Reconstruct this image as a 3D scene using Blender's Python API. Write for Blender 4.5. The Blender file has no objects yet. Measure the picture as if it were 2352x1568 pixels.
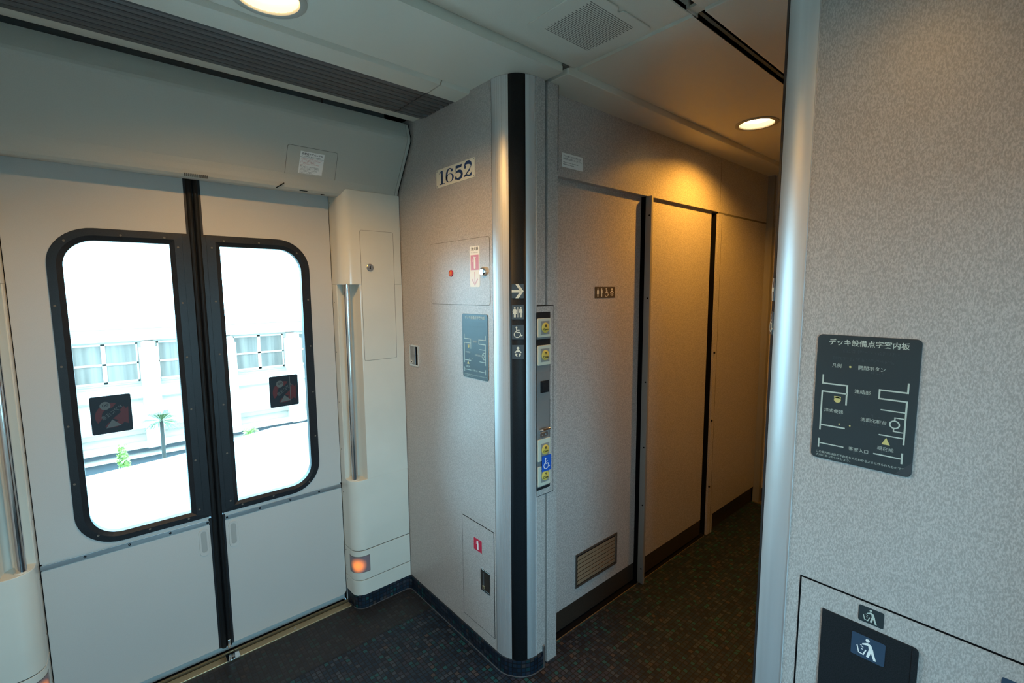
import bpy, bmesh, math, random
from mathutils import Vector, Matrix
random.seed(4)
S = bpy.context.scene
COL = S.collection
sin, cos, pi = math.sin, math.cos, math.pi

# ---------------------------------------------------------------- camera, sky, exposure
cam_d = bpy.data.cameras.new('camera')
cam = bpy.data.objects.new('camera', cam_d)
COL.objects.link(cam)
S.camera = cam
YAW, PIT, ROL, FPX, ZC = .852035, -.107196, -.0069986, 1080.0, 1.5
F = Vector((cos(YAW)*cos(PIT), sin(YAW)*cos(PIT), sin(PIT)))
RT = F.cross(Vector((0, 0, 1))).normalized()
UP = RT.cross(F)
r2 = cos(ROL)*RT + sin(ROL)*UP
u2 = -sin(ROL)*RT + cos(ROL)*UP
cam.matrix_world = Matrix(((r2.x, u2.x, -F.x, 0), (r2.y, u2.y, -F.y, 0), (r2.z, u2.z, -F.z, ZC), (0, 0, 0, 1)))
cam_d.sensor_width = 36.0
cam_d.lens = 36.0*FPX/2352.0
cam_d.clip_start = .02
cam_d.clip_end = 300

S.view_settings.view_transform = 'Standard'
S.view_settings.look = 'None'
S.view_settings.gamma = 1.0
S.view_settings.use_curve_mapping = False
S.view_settings.exposure = 0.36
S.cycles.max_bounces = 10
S.cycles.diffuse_bounces = 6
S.cycles.transparent_max_bounces = 12
S.cycles.sample_clamp_indirect = 6.0
S.cycles.use_denoising = True

world = bpy.data.worlds.new('overcast_sky')
S.world = world
world.use_nodes = True
bg = world.node_tree.nodes['Background']
bg.inputs['Color'].default_value = (.31, .69, 1.0, 1)
bg.inputs['Strength'].default_value = 20.0

# portals in the four window openings only guide the sampling of the sky
for px_ in (.066, .524):
    for py_, rx_ in ((2.26, -pi/2), (-.63, pi/2)):
        pd = bpy.data.lights.new('window_portal', 'AREA'); pd.shape = 'RECTANGLE'; pd.size = .34; pd.size_y = 1.10
        pd.cycles.is_portal = True
        po = bpy.data.objects.new('window_portal', pd); COL.objects.link(po)
        po.location = (px_, py_, 1.16); po.rotation_euler = (rx_, 0, 0)

LAMP_W = 42.0
WARM = (1.0, .54, .15)
WARM2 = (1.0, .44, .05)

# ---------------------------------------------------------------- materials
def principled(name, col, rough=.5, metal=0.0, spec=.5, coat=0.0):
    m = bpy.data.materials.new(name)
    m.use_nodes = True
    b = m.node_tree.nodes['Principled BSDF']
    b.inputs['Base Color'].default_value = (*col, 1)
    b.inputs['Roughness'].default_value = rough
    b.inputs['Metallic'].default_value = metal
    b.inputs['Specular IOR Level'].default_value = spec
    b.inputs['Coat Weight'].default_value = coat
    return m

def nodes(m): return m.node_tree.nodes, m.node_tree.links, m.node_tree.nodes['Principled BSDF']

def speckle(m, c1, c2, scale, bump=.0, dist=.0004, stretch=(1, 1, 1), rot=(0, 0, 0), lo=.35, hi=.65, dirt=None):
    """fine random grain on the surface, with optional relief and large soft soiling"""
    N, L, b = nodes(m)
    tc = N.new('ShaderNodeTexCoord'); mp = N.new('ShaderNodeMapping')
    mp.inputs['Scale'].default_value = stretch; mp.inputs['Rotation'].default_value = rot
    L.new(tc.outputs['Object'], mp.inputs['Vector'])
    nz = N.new('ShaderNodeTexNoise'); nz.inputs['Scale'].default_value = scale
    nz.inputs['Detail'].default_value = 2.0
    L.new(mp.outputs['Vector'], nz.inputs['Vector'])
    cr = N.new('ShaderNodeValToRGB')
    cr.color_ramp.elements[0].position = lo; cr.color_ramp.elements[0].color = (*c1, 1)
    cr.color_ramp.elements[1].position = hi; cr.color_ramp.elements[1].color = (*c2, 1)
    L.new(nz.outputs['Fac'], cr.inputs['Fac'])
    out = cr.outputs['Color']
    if dirt:
        n2 = N.new('ShaderNodeTexNoise'); n2.inputs['Scale'].default_value = dirt[0]; n2.inputs['Detail'].default_value = 4
        L.new(tc.outputs['Object'], n2.inputs['Vector'])
        r = N.new('ShaderNodeMapRange'); r.inputs['From Min'].default_value = .35; r.inputs['From Max'].default_value = .75
        r.inputs['To Min'].default_value = 0; r.inputs['To Max'].default_value = dirt[1]
        L.new(n2.outputs['Fac'], r.inputs['Value'])
        mx = N.new('ShaderNodeMix'); mx.data_type = 'RGBA'
        L.new(r.outputs['Result'], mx.inputs['Factor']); L.new(out, mx.inputs['A'])
        mx.inputs['B'].default_value = (*dirt[2], 1)
        out = mx.outputs['Result']
    L.new(out, b.inputs['Base Color'])
    if bump:
        bp = N.new('ShaderNodeBump'); bp.inputs['Strength'].default_value = bump; bp.inputs['Distance'].default_value = dist
        L.new(nz.outputs['Fac'], bp.inputs['Height']); L.new(bp.outputs['Normal'], b.inputs['Normal'])
    return m

def laminate(name, a, bcol, rough=.36):
    """grey decorative laminate with a crackled textile grain"""
    m = principled(name, a, rough, spec=.6)
    N, L, b = nodes(m)
    tc = N.new('ShaderNodeTexCoord')
    outs = []
    for ang, sc in ((.75, 420), (-.75, 420)):
        mp = N.new('ShaderNodeMapping')
        mp.inputs['Rotation'].default_value = (ang, 0, ang*.9)
        mp.inputs['Scale'].default_value = (.45, 1.0, .45)
        L.new(tc.outputs['Object'], mp.inputs['Vector'])
        nz = N.new('ShaderNodeTexNoise'); nz.inputs['Scale'].default_value = sc; nz.inputs['Detail'].default_value = 1.5
        L.new(mp.outputs['Vector'], nz.inputs['Vector'])
        outs.append(nz.outputs['Fac'])
    mx = N.new('ShaderNodeMath'); mx.operation = 'MAXIMUM'
    L.new(outs[0], mx.inputs[0]); L.new(outs[1], mx.inputs[1])
    cr = N.new('ShaderNodeValToRGB')
    cr.color_ramp.elements[0].position = .46; cr.color_ramp.elements[0].color = (*a, 1)
    cr.color_ramp.elements[1].position = .68; cr.color_ramp.elements[1].color = (*bcol, 1)
    L.new(mx.outputs[0], cr.inputs['Fac']); L.new(cr.outputs['Color'], b.inputs['Base Color'])
    bp = N.new('ShaderNodeBump'); bp.inputs['Strength'].default_value = .25; bp.inputs['Distance'].default_value = .0005
    L.new(mx.outputs[0], bp.inputs['Height']); L.new(bp.outputs['Normal'], b.inputs['Normal'])
    return m

def mosaic(name, pitch, use_uv, film=0.0, filmcol=(.05, .042, .035), rough=.5, dark=.62):
    """printed mosaic vinyl: small square chips in navy, teal, plum and grey with black joints"""
    m = principled(name, (.03, .03, .04), rough, spec=.35)
    N, L, b = nodes(m)
    tc = N.new('ShaderNodeTexCoord')
    sep = N.new('ShaderNodeSeparateXYZ'); L.new(tc.outputs['UV' if use_uv else 'Object'], sep.inputs[0])
    cells, edges = [], []
    for ax in ('X', 'Y'):
        d = N.new('ShaderNodeMath'); d.operation = 'DIVIDE'; d.inputs[1].default_value = pitch
        L.new(sep.outputs[ax], d.inputs[0])
        fl = N.new('ShaderNodeMath'); fl.operation = 'FLOOR'; L.new(d.outputs[0], fl.inputs[0]); cells.append(fl.outputs[0])
        fr = N.new('ShaderNodeMath'); fr.operation = 'FRACT'; L.new(d.outputs[0], fr.inputs[0])
        s = N.new('ShaderNodeMath'); s.operation = 'SUBTRACT'; s.inputs[1].default_value = .5; L.new(fr.outputs[0], s.inputs[0])
        a = N.new('ShaderNodeMath'); a.operation = 'ABSOLUTE'; L.new(s.outputs[0], a.inputs[0]); edges.append(a.outputs[0])
    cb = N.new('ShaderNodeCombineXYZ'); L.new(cells[0], cb.inputs[0]); L.new(cells[1], cb.inputs[1])
    wn = N.new('ShaderNodeTexWhiteNoise'); wn.noise_dimensions = '2D'; L.new(cb.outputs[0], wn.inputs['Vector'])
    cr = N.new('ShaderNodeValToRGB'); cr.color_ramp.interpolation = 'CONSTANT'
    pal = [(0, (.007, .025, .052)), (.30, (.014, .032, .056)), (.48, (.030, .034, .056)), (.62, (.006, .014, .031)),
           (.74, (.045, .060, .082)), (.85, (.010, .085, .095)), (.93, (.008, .050, .066)), (.97, (.07, .055, .055))]
    el = cr.color_ramp.elements
    el[0].position = 0; el[0].color = (*[v*dark for v in pal[0][1]], 1)
    el[1].position = pal[1][0]; el[1].color = (*[v*dark for v in pal[1][1]], 1)
    for p, c in pal[2:]:
        e = el.new(p); e.color = (*[v*dark for v in c], 1)
    L.new(wn.outputs['Value'], cr.inputs['Fac'])
    mxe = N.new('ShaderNodeMath'); mxe.operation = 'MAXIMUM'; L.new(edges[0], mxe.inputs[0]); L.new(edges[1], mxe.inputs[1])
    gt = N.new('ShaderNodeMapRange'); gt.inputs['From Min'].default_value = .37; gt.inputs['From Max'].default_value = .43
    L.new(mxe.outputs[0], gt.inputs['Value'])
    mx = N.new('ShaderNodeMix'); mx.data_type = 'RGBA'
    L.new(gt.outputs['Result'], mx.inputs['Factor']); L.new(cr.outputs['Color'], mx.inputs['A'])
    mx.inputs['B'].default_value = (.004, .005, .007, 1)
    out = mx.outputs['Result']
    if film:
        m2 = N.new('ShaderNodeMix'); m2.data_type = 'RGBA'; m2.inputs['Factor'].default_value = film
        L.new(out, m2.inputs['A']); m2.inputs['B'].default_value = (*filmcol, 1); out = m2.outputs['Result']
    L.new(out, b.inputs['Base Color'])
    iv = N.new('ShaderNodeMath'); iv.operation = 'SUBTRACT'; iv.inputs[0].default_value = 1; L.new(gt.outputs['Result'], iv.inputs[1])
    bp = N.new('ShaderNodeBump'); bp.inputs['Strength'].default_value = .3; bp.inputs['Distance'].default_value = .0006
    L.new(iv.outputs[0], bp.inputs['Height']); L.new(bp.outputs['Normal'], b.inputs['Normal'])
    return m

def emitter(name, col, st):
    m = principled(name, col, .4)
    b = m.node_tree.nodes['Principled BSDF']
    b.inputs['Emission Color'].default_value = (*col, 1)
    b.inputs['Emission Strength'].default_value = st
    return m

M = {}
M['lam'] = laminate('taupe_laminate', (.355, .33, .31), (.53, .495, .468))
M['door_white'] = speckle(principled('door_paint', (.6, .6, .58), .42), (.50, .49, .465), (.54, .53, .505), 600, .03, dirt=(3.0, .18, (.45, .43, .39)))
M['pillar'] = speckle(principled('pillar_gelcoat', (.66, .65, .58), .22, coat=.2), (.64, .635, .57), (.68, .67, .60), 5, dirt=(4.0, .12, (.5, .46, .36)))
M['over'] = speckle(principled('overhead_paint', (.46, .46, .42), .5, spec=.3), (.47, .455, .40), (.50, .485, .425), 700, .03)
M['ceil'] = speckle(principled('ceiling_paint', (.6, .58, .5), .5), (.655, .625, .54), (.69, .66, .57), 700, .03)
M['grille'] = principled('grey_grille_aluminium', (.13, .128, .13), .5, .3)
M['grille_dark'] = principled('grille_void', (.012, .012, .014), .8)
M['alu'] = speckle(principled('satin_aluminium', (.72, .73, .74), .42, .7), (.68, .69, .70), (.76, .77, .78), 40, stretch=(1, 1, .02))
M['steel'] = principled('polished_steel', (.78, .76, .74), .12, 1.0)
M['dullsteel'] = speckle(principled('worn_steel', (.42, .42, .42), .38, .9), (.34, .34, .34), (.5, .5, .5), 30, stretch=(.1, 1, 1))
M['brass'] = principled('worn_brass_threshold', (.46, .36, .22), .4, .9)
M['chrome'] = principled('chrome', (.85, .85, .85), .07, 1.0)
M['black'] = speckle(principled('black_panel', (.012, .014, .017), .55, spec=.25), (.009, .011, .013), (.018, .02, .024), 500, .05)
M['rubber'] = principled('black_rubber', (.007, .008, .009), .45, spec=.3)
M['frame'] = speckle(principled('dark_window_frame', (.012, .014, .017), .4, spec=.35), (.010, .012, .015), (.016, .018, .022), 400, .05)
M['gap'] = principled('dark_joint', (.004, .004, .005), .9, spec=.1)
M['joint'] = principled('grey_joint', (.16, .15, .13), .8, spec=.1)
M['kick'] = speckle(principled('brown_kick_plate', (.03, .022, .016), .5), (.022, .016, .012), (.034, .026, .019), 200)
M['floor'] = mosaic('mosaic_floor', .0185, False, dark=.74)
M['matt'] = mosaic('worn_mosaic_threshold', .0185, False, film=.55, filmcol=(.020, .017, .015))
M['base'] = mosaic('mosaic_baseboard', .0178, True, dark=.62)
M['bead'] = principled('grey_sealant', (.05, .058, .07), .45)
M['sign_dark'] = principled('dark_sign_plate', (.026, .038, .044), .34, spec=.6)
M['sign_grey'] = principled('grey_sign_plate', (.050, .058, .066), .3)
M['sign_brown'] = principled('brown_sign_plate', (.075, .055, .038), .4)
M['pale'] = principled('pale_print', (.50, .56, .50), .5)
M['white'] = principled('white_print', (.86, .86, .83), .45)
M['cream'] = principled('cream_plate', (.80, .76, .62), .35)
M['blue'] = principled('blue_print', (.012, .045, .16), .4)
M['signblue'] = principled('access_blue', (.01, .10, .50), .4)
M['navy'] = principled('navy_sticker', (.035, .065, .11), .35)
M['red'] = principled('red_print', (.55, .02, .06), .4)
M['pink'] = principled('faded_red_print', (.62, .20, .26), .4)
M['lightpink'] = principled('pink_arrow_print', (.66, .42, .46), .4)
M['black_ink'] = principled('black_ink', (.02, .02, .022), .5)
M['red_ink'] = principled('red_ink', (.48, .06, .05), .5)
M['yellow'] = principled('yellow_button', (.72, .52, .11), .35)
M['yellow_ink'] = principled('yellow_print', (.60, .52, .20), .5)
M['btn'] = principled('cream_button_plate', (.60, .59, .48), .35)
M['btn_in'] = principled('grey_button_inlay', (.28, .27, .25), .4)
M['sw_back'] = principled('switch_panel_grey', (.20, .195, .19), .45)
M['amber'] = emitter('amber_pilot_lamp', (.60, .12, .02), .10)
M['braille'] = principled('braille_dots', (.055, .075, .082), .3)
M['refl'] = principled('lamp_reflector', (.9, .78, .5), .5, .3)
M['rim'] = principled('lamp_rim', (.40, .39, .34), .35)
M['bulb'] = emitter('lamp_glow', (1.0, .76, .46), 6.5)
M['curt'] = speckle(principled('window_curtain', (.12, .14, .14), .5, spec=.2), (.10, .075, .062), (.17, .125, .10), 1.4, stretch=(3, 1, .15))
M['facade'] = principled('white_facade', (.46, .37, .31), .8)
M['facade2'] = principled('grey_facade', (.25, .195, .165), .8)
M['dark_wall'] = principled('dark_lower_wall', (.075, .075, .08), .8)  # one even grey, darker than the facade above
M['conc'] = principled('white_concrete', (.42, .42, .40), .8)
M['leaf'] = speckle(principled('palm_leaf', (.06, .16, .05), .5), (.035, .055, .012), (.06, .08, .02), 6)
M['leaf2'] = speckle(principled('climber_leaf', (.22, .40, .06), .6), (.14, .20, .03), (.22, .27, .05), 8)
M['bark'] = principled('palm_bark', (.03, .024, .018), .9)
M['ground'] = principled('pale_ground', (.20, .19, .17), .9)
M['sticker_dark'] = principled('window_sticker_back', (.012, .020, .030), .5, spec=.3)
M['sticker_red'] = principled('window_sticker_red', (.075, .008, .010), .5)
M['sticker_grey'] = principled('window_sticker_grey', (.085, .105, .11), .5)
M['recess'] = principled('pale_recess', (.36, .36, .34), .6)
M['post'] = principled('satin_jamb_steel', (.34, .33, .31), .5, .5)
M['brown_slat'] = principled('brown_vent_slats', (.42, .29, .18), .4, .3)
M['brown_frame'] = principled('brown_vent_frame', (.055, .043, .035), .4)

g = bpy.data.materials.new('window_glass'); g.use_nodes = True
gn, gl = g.node_tree.nodes, g.node_tree.links
gn.remove(gn['Principled BSDF'])
tr = gn.new('ShaderNodeBsdfTransparent'); tr.inputs[0].default_value = (.97, .96, .92, 1)
gs = gn.new('ShaderNodeBsdfGlossy'); gs.inputs['Roughness'].default_value = .02
fr = gn.new('ShaderNodeFresnel'); fr.inputs[0].default_value = 1.3
mx = gn.new('ShaderNodeMixShader')
gl.new(fr.outputs[0], mx.inputs[0]); gl.new(tr.outputs[0], mx.inputs[1]); gl.new(gs.outputs[0], mx.inputs[2])
gl.new(mx.outputs[0], gn['Material Output'].inputs[0])
M['glass'] = g

# foot lamp: lavender diffuser with an amber LED glowing behind its middle
fl = principled('foot_lamp_lens', (.24, .18, .20), .3)
N, L, b = nodes(fl)
tc = N.new('ShaderNodeTexCoord'); mp = N.new('ShaderNodeMapping'); mp.vector_type = 'POINT'
mp.inputs['Location'].default_value = (-.829, -2.062, -.214)
L.new(tc.outputs['Object'], mp.inputs['Vector'])
ln = N.new('ShaderNodeVectorMath'); ln.operation = 'LENGTH'; L.new(mp.outputs['Vector'], ln.inputs[0])
rg = N.new('ShaderNodeMapRange'); rg.interpolation_type = 'SMOOTHSTEP'
rg.inputs['From Min'].default_value = .004; rg.inputs['From Max'].default_value = .044
rg.inputs['To Min'].default_value = 1.1; rg.inputs['To Max'].default_value = 0
L.new(ln.outputs['Value'], rg.inputs['Value'])
b.inputs['Emission Color'].default_value = (1.0, .24, .006, 1)
L.new(rg.outputs['Result'], b.inputs['Emission Strength'])
M['footlens'] = fl

# ---------------------------------------------------------------- object plumbing
WO = {}
def tag(o, label=None, cat=None, group=None, kind=None):
    if label: o['label'] = label
    if cat: o['category'] = cat
    if group: o['group'] = group
    if kind: o['kind'] = kind
    return o

def empty(name, loc, label=None, cat=None, group=None, kind=None):
    o = bpy.data.objects.new(name, None); COL.objects.link(o)
    o.empty_display_size = .05
    o.location = loc; WO[o] = Vector(loc)
    return tag(o, label, cat, group, kind)

class B:
    """collects solids in world coordinates, then links them as ONE mesh object"""
    def __init__(s): s.v = []; s.f = []; s.m = []; s.sm = []; s.uv = {}
    def add(s, vs, fs, mi=0, smooth=False, uvs=None):
        o = len(s.v); s.v += [tuple(p) for p in vs]
        for k, f in enumerate(fs):
            if uvs: s.uv[len(s.f)] = uvs[k]
            s.f.append([i+o for i in f]); s.m.append(mi); s.sm.append(smooth)
        return s
    def box(s, x0, x1, y0, y1, z0, z1, mi=0):
        if x0 > x1: x0, x1 = x1, x0
        if y0 > y1: y0, y1 = y1, y0
        if z0 > z1: z0, z1 = z1, z0
        vs = [(x, y, z) for x in (x0, x1) for y in (y0, y1) for z in (z0, z1)]
        return s.add(vs, [(0, 1, 3, 2), (4, 6, 7, 5), (0, 4, 5, 1), (2, 3, 7, 6), (0, 2, 6, 4), (1, 5, 7, 3)], mi)
    def prism(s, poly, fn, a0, a1, mi=0, smooth=False):
        """closed polygon extruded: fn(p, a) -> 3D point"""
        n = len(poly)
        vs = [fn(p, a0) for p in poly] + [fn(p, a1) for p in poly]
        s.add(vs, [list(range(n))[::-1], list(range(n, 2*n))], mi)
        s.add(vs, [(i, (i+1) % n, n+(i+1) % n, n+i) for i in range(n)], mi, smooth)
        return s
    def prz(s, poly, z0, z1, mi=0, smooth=False): return s.prism(poly, lambda p, a: (p[0], p[1], a), z0, z1, mi, smooth)
    def prx(s, poly, x0, x1, mi=0, smooth=False): return s.prism(poly, lambda p, a: (a, p[0], p[1]), x0, x1, mi, smooth)
    def fr(s, frame, poly, c0, c1, mi=0, smooth=False):
        return s.prism(poly, lambda p, a: frame(p[0], p[1], a), c0, c1, mi, smooth)
    def tube(s, path, r, n=16, mi=0, caps=True):
        P = [Vector(p) for p in path]; rings = []
        for i, p in enumerate(P):
            t = (P[min(i+1, len(P)-1)]-P[max(i-1, 0)]).normalized()
            a = t.orthogonal().normalized() if i == 0 else (pa - t*pa.dot(t)).normalized()
            pa = a; bb = t.cross(a)
            rr = r[i] if isinstance(r, (list, tuple)) else r
            rings.append([p+rr*(cos(2*pi*k/n)*a+sin(2*pi*k/n)*bb) for k in range(n)])
        vs = [q for R in rings for q in R]
        fs = [(i*n+k, i*n+(k+1) % n, (i+1)*n+(k+1) % n, (i+1)*n+k) for i in range(len(P)-1) for k in range(n)]
        s.add(vs, fs, mi, True)
        if caps: s.add(vs, [list(range(n))[::-1], list(range(len(vs)-n, len(vs)))], mi)
        return s
    def lathe(s, frame, prof, cx=0, cy=0, n=28, mi=0, smooth=True, close=False):
        """prof: (radius, height along normal) on a frame"""
        vs = [frame(cx+r*cos(2*pi*k/n), cy+r*sin(2*pi*k/n), h) for r, h in prof for k in range(n)]
        fs = [(i*n+k, i*n+(k+1) % n, (i+1)*n+(k+1) % n, (i+1)*n+k) for i in range(len(prof)-1) for k in range(n)]
        s.add(vs, fs, mi, smooth)
        s.add(vs, [list(range(len(vs)-n, len(vs)))], mi)
        if close: s.add(vs, [list(range(n))[::-1]], mi)
        return s
    def strip(s, path, z0, z1, mi=0, thick=.0, smooth=True):
        """vertical ribbon following a plan path, UV in metres"""
        d = 0; vs = []; fs = []; uvs = []
        for i, p in enumerate(path):
            if i: d += math.dist(p, path[i-1])
            vs += [(p[0], p[1], z0), (p[0], p[1], z1)]
            if i:
                k = 2*i; fs.append((k-2, k, k+1, k-1)); uvs.append([(dp, z0), (d, z0), (d, z1), (dp, z1)])
            dp = d
        return s.add(vs, fs, mi, smooth, uvs)
    def build(s, name, mats, parent=None, bevel=0, **kw):
        if not isinstance(mats, (list, tuple)): mats = [mats]
        w = WO[parent] if parent else None
        if w is None:
            xs = [p[0] for p in s.v]; ys = [p[1] for p in s.v]; zs = [p[2] for p in s.v]
            w = Vector(((min(xs)+max(xs))/2, (min(ys)+max(ys))/2, min(zs)))
            if kw.get('kind') == 'structure': w = Vector((0, 0, 0))
        me = bpy.data.meshes.new(name)
        me.from_pydata([(p[0]-w.x, p[1]-w.y, p[2]-w.z) for p in s.v], [], s.f)
        for m in mats: me.materials.append(m)
        for i, p in enumerate(me.polygons): p.material_index = s.m[i]; p.use_smooth = s.sm[i]
        if s.uv:
            uvl = me.uv_layers.new(name='UVMap')
            for i, p in enumerate(me.polygons):
                if i in s.uv:
                    for li, c in zip(p.loop_indices, s.uv[i]): uvl.data[li].uv = c
        bm = bmesh.new(); bm.from_mesh(me)
        bmesh.ops.remove_doubles(bm, verts=bm.verts, dist=1e-6)
        bm.to_mesh(me); bm.free()
        me.validate()
        if any(s.sm): me.set_sharp_from_angle(angle=math.radians(38))
        o = bpy.data.objects.new(name, me); COL.objects.link(o)
        if parent: o.parent = parent
        else: o.location = w
        WO[o] = w
        if bevel:
            b = o.modifiers.new('bevel', 'BEVEL'); b.width = bevel; b.segments = 2; b.limit_method = 'ANGLE'; b.angle_limit = .6
        return tag(o, **kw)

def frame(o, u, v):
    o, u, v = Vector(o), Vector(u).normalized(), Vector(v).normalized(); n = u.cross(v)
    return lambda a, b, c=0: o + u*a + v*b + n*c

def fx(x, y, z): return frame((x, y, z), (0, -1, 0), (0, 0, 1))    # on a wall facing -x; u runs right
def fy(x, y, z): return frame((x, y, z), (1, 0, 0), (0, 0, 1))     # on a wall facing -y
def fz(x, y, z): return frame((x, y, z), (1, 0, 0), (0, -1, 0))    # on a ceiling, facing down

def rect(x0, y0, x1, y1): return [(x0, y0), (x1, y0), (x1, y1), (x0, y1)]
def rrect(x0, y0, x1, y1, r, n=6, corners=(1, 1, 1, 1)):
    P = []
    for k, (cx, cy, a) in enumerate(((x1-r, y0+r, -pi/2), (x1-r, y1-r, 0), (x0+r, y1-r, pi/2), (x0+r, y0+r, pi))):
        if corners[k]: P += [(cx+r*cos(a+i*pi/2/n), cy+r*sin(a+i*pi/2/n)) for i in range(n+1)]
        else: P.append(((x1, y0), (x1, y1), (x0, y1), (x0, y0))[k])
    return P
def circ(cx, cy, r, n=24, ry=None): return [(cx+r*cos(2*pi*k/n), cy+(ry or r)*sin(2*pi*k/n)) for k in range(n)]
def arc(cx, cy, r, a0, a1, n=8, ry=None): return [(cx+r*cos(a0+(a1-a0)*k/n), cy+(ry or r)*sin(a0+(a1-a0)*k/n)) for k in range(n+1)]

_tc = {}
def text_geo(s, bold=0.0):
    if (s, bold) in _tc: return _tc[(s, bold)]
    c = bpy.data.curves.new('t', 'FONT'); c.body = s; c.size = 1; c.offset = bold; c.resolution_u = 3
    o = bpy.data.objects.new('t', c); COL.objects.link(o)
    bpy.context.view_layer.update()
    dg = bpy.context.evaluated_depsgraph_get()
    me = bpy.data.meshes.new_from_object(o.evaluated_get(dg))
    vs = [(v.co.x, v.co.y) for v in me.vertices]; fs = [list(p.vertices) for p in me.polygons]
    bpy.data.objects.remove(o); bpy.data.curves.remove(c); bpy.data.meshes.remove(me)
    x0 = min(v[0] for v in vs); x1 = max(v[0] for v in vs); y0 = min(v[1] for v in vs); y1 = max(v[1] for v in vs)
    vs = [((x-x0)/(x1-x0), (y-y0)/(y1-y0)) for x, y in vs]
    _tc[(s, bold)] = (vs, fs, (x1-x0)/(y1-y0))
    return _tc[(s, bold)]

class Print:
    """flat printing on a frame: shapes in (u, v), each colour a material slot"""
    def __init__(s, fr, c=.0004): s.fr = fr; s.b = B(); s.mats = []; s.c = c
    def mi(s, k):
        if k not in s.mats: s.mats.append(k)
        return s.mats.index(k)
    def poly(s, P, k, c=None):
        c = s.c if c is None else c
        s.b.add([s.fr(p[0], p[1], c) for p in P], [list(range(len(P)))], s.mi(k)); return s
    def rect(s, x0, y0, x1, y1, k, c=None): return s.poly(rect(x0, y0, x1, y1), k, c)
    def circ(s, x, y, r, k, c=None, ry=None): return s.poly(circ(x, y, r, 24, ry), k, c)
    def band(s, A, Bp, k, c=None):
        c = s.c if c is None else c
        n = len(A)
        s.b.add([s.fr(p[0], p[1], c) for p in A+Bp], [(i, i+1, n+i+1, n+i) for i in range(n-1)], s.mi(k)); return s
    def ring(s, x, y, r0, r1, k, c=None, a0=0, a1=2*pi, n=28):
        return s.band(arc(x, y, r1, a0, a1, n), arc(x, y, r0, a0, a1, n), k, c)
    def line(s, pts, w, k, c=None, ws=None):
        """polyline of constant or varying width with mitred joints"""
        n = len(pts); A = []; Bp = []
        for i, p in enumerate(pts):
            a = Vector(pts[max(i-1, 0)]); q = Vector(p); e = Vector(pts[min(i+1, n-1)])
            d1 = (q-a).normalized() if i else (e-q).normalized()
            d2 = (e-q).normalized() if i < n-1 else d1
            t = d1+d2
            t = t.normalized() if t.length > 1e-6 else d1
            nrm = Vector((-t.y, t.x)); k2 = max(.35, nrm.dot(Vector((-d1.y, d1.x))))
            ww = (ws[i] if ws else w)/2/k2
            A.append(tuple(q+nrm*ww)); Bp.append(tuple(q-nrm*ww))
        return s.band(A, Bp, k, c)
    def text(s, t, x0, y0, x1, y1, k, c=None, bold=.0, mirror=False):
        c = s.c if c is None else c
        vs, fs, _ = text_geo(t, bold)
        s.b.add([s.fr(x0+(1-a if mirror else a)*(x1-x0), y0+b_*(y1-y0), c) for a, b_ in vs], fs, s.mi(k)); return s
    def build(s, name, parent, **kw): return s.b.build(name, [M[k] for k in s.mats], parent, **kw)

# pictograms, all inside a box centred on (x, y) of height h
def pic_man(P, x, y, h, k):
    P.circ(x, y+.41*h, .085*h, k)
    P.poly(rrect(x-.15*h, y-.02*h, x+.15*h, y+.30*h, .06*h), k)
    for s in (-1, 1):
        P.rect(x+s*.135*h-.028*h, y-.08*h, x+s*.135*h+.028*h, y+.1*h, k)
        P.rect(x+s*.05*h-.042*h, y-.5*h, x+s*.05*h+.042*h, y+.0*h, k)
def pic_woman(P, x, y, h, k):
    P.circ(x, y+.41*h, .085*h, k)
    P.poly([(x-.08*h, y+.3*h), (x-.2*h, y-.18*h), (x+.2*h, y-.18*h), (x+.08*h, y+.3*h)], k)
    for s in (-1, 1):
        P.line([(x+s*.1*h, y+.28*h), (x+s*.2*h, y+.02*h)], .055*h, k)
        P.rect(x+s*.055*h-.035*h, y-.5*h, x+s*.055*h+.035*h, y-.17*h, k)
def pic_wheel(P, x, y, h, k):
    P.circ(x-.1*h, y+.42*h, .085*h, k)
    P.line([(x-.1*h, y+.34*h), (x-.08*h, y-.02*h), (x+.2*h, y-.02*h), (x+.32*h, y-.33*h), (x+.44*h, y-.28*h)], .075*h, k)
    P.line([(x-.08*h, y+.17*h), (x+.17*h, y+.17*h)], .06*h, k)
    P.ring(x-.03*h, y-.2*h, .24*h, .305*h, k, a0=pi*.62, a1=pi*2.06)
def pic_baby(P, x, y, h, k):
    P.circ(x, y+.36*h, .13*h, k)
    P.poly([(x-.1*h, y+.2*h), (x-.34*h, y-.02*h), (x-.28*h, y-.1*h), (x-.14*h, y+.0*h), (x+.14*h, y+.0*h), (x+.28*h, y-.1*h), (x+.34*h, y-.02*h), (x+.1*h, y+.2*h)], k)
    for s in (-1, 1):
        P.poly([(x+s*.04*h, y-.16*h), (x+s*.22*h, y-.12*h), (x+s*.27*h, y-.26*h), (x+s*.16*h, y-.42*h), (x+s*.04*h, y-.42*h), (x+s*.1*h, y-.3*h)][::s], k)
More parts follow.
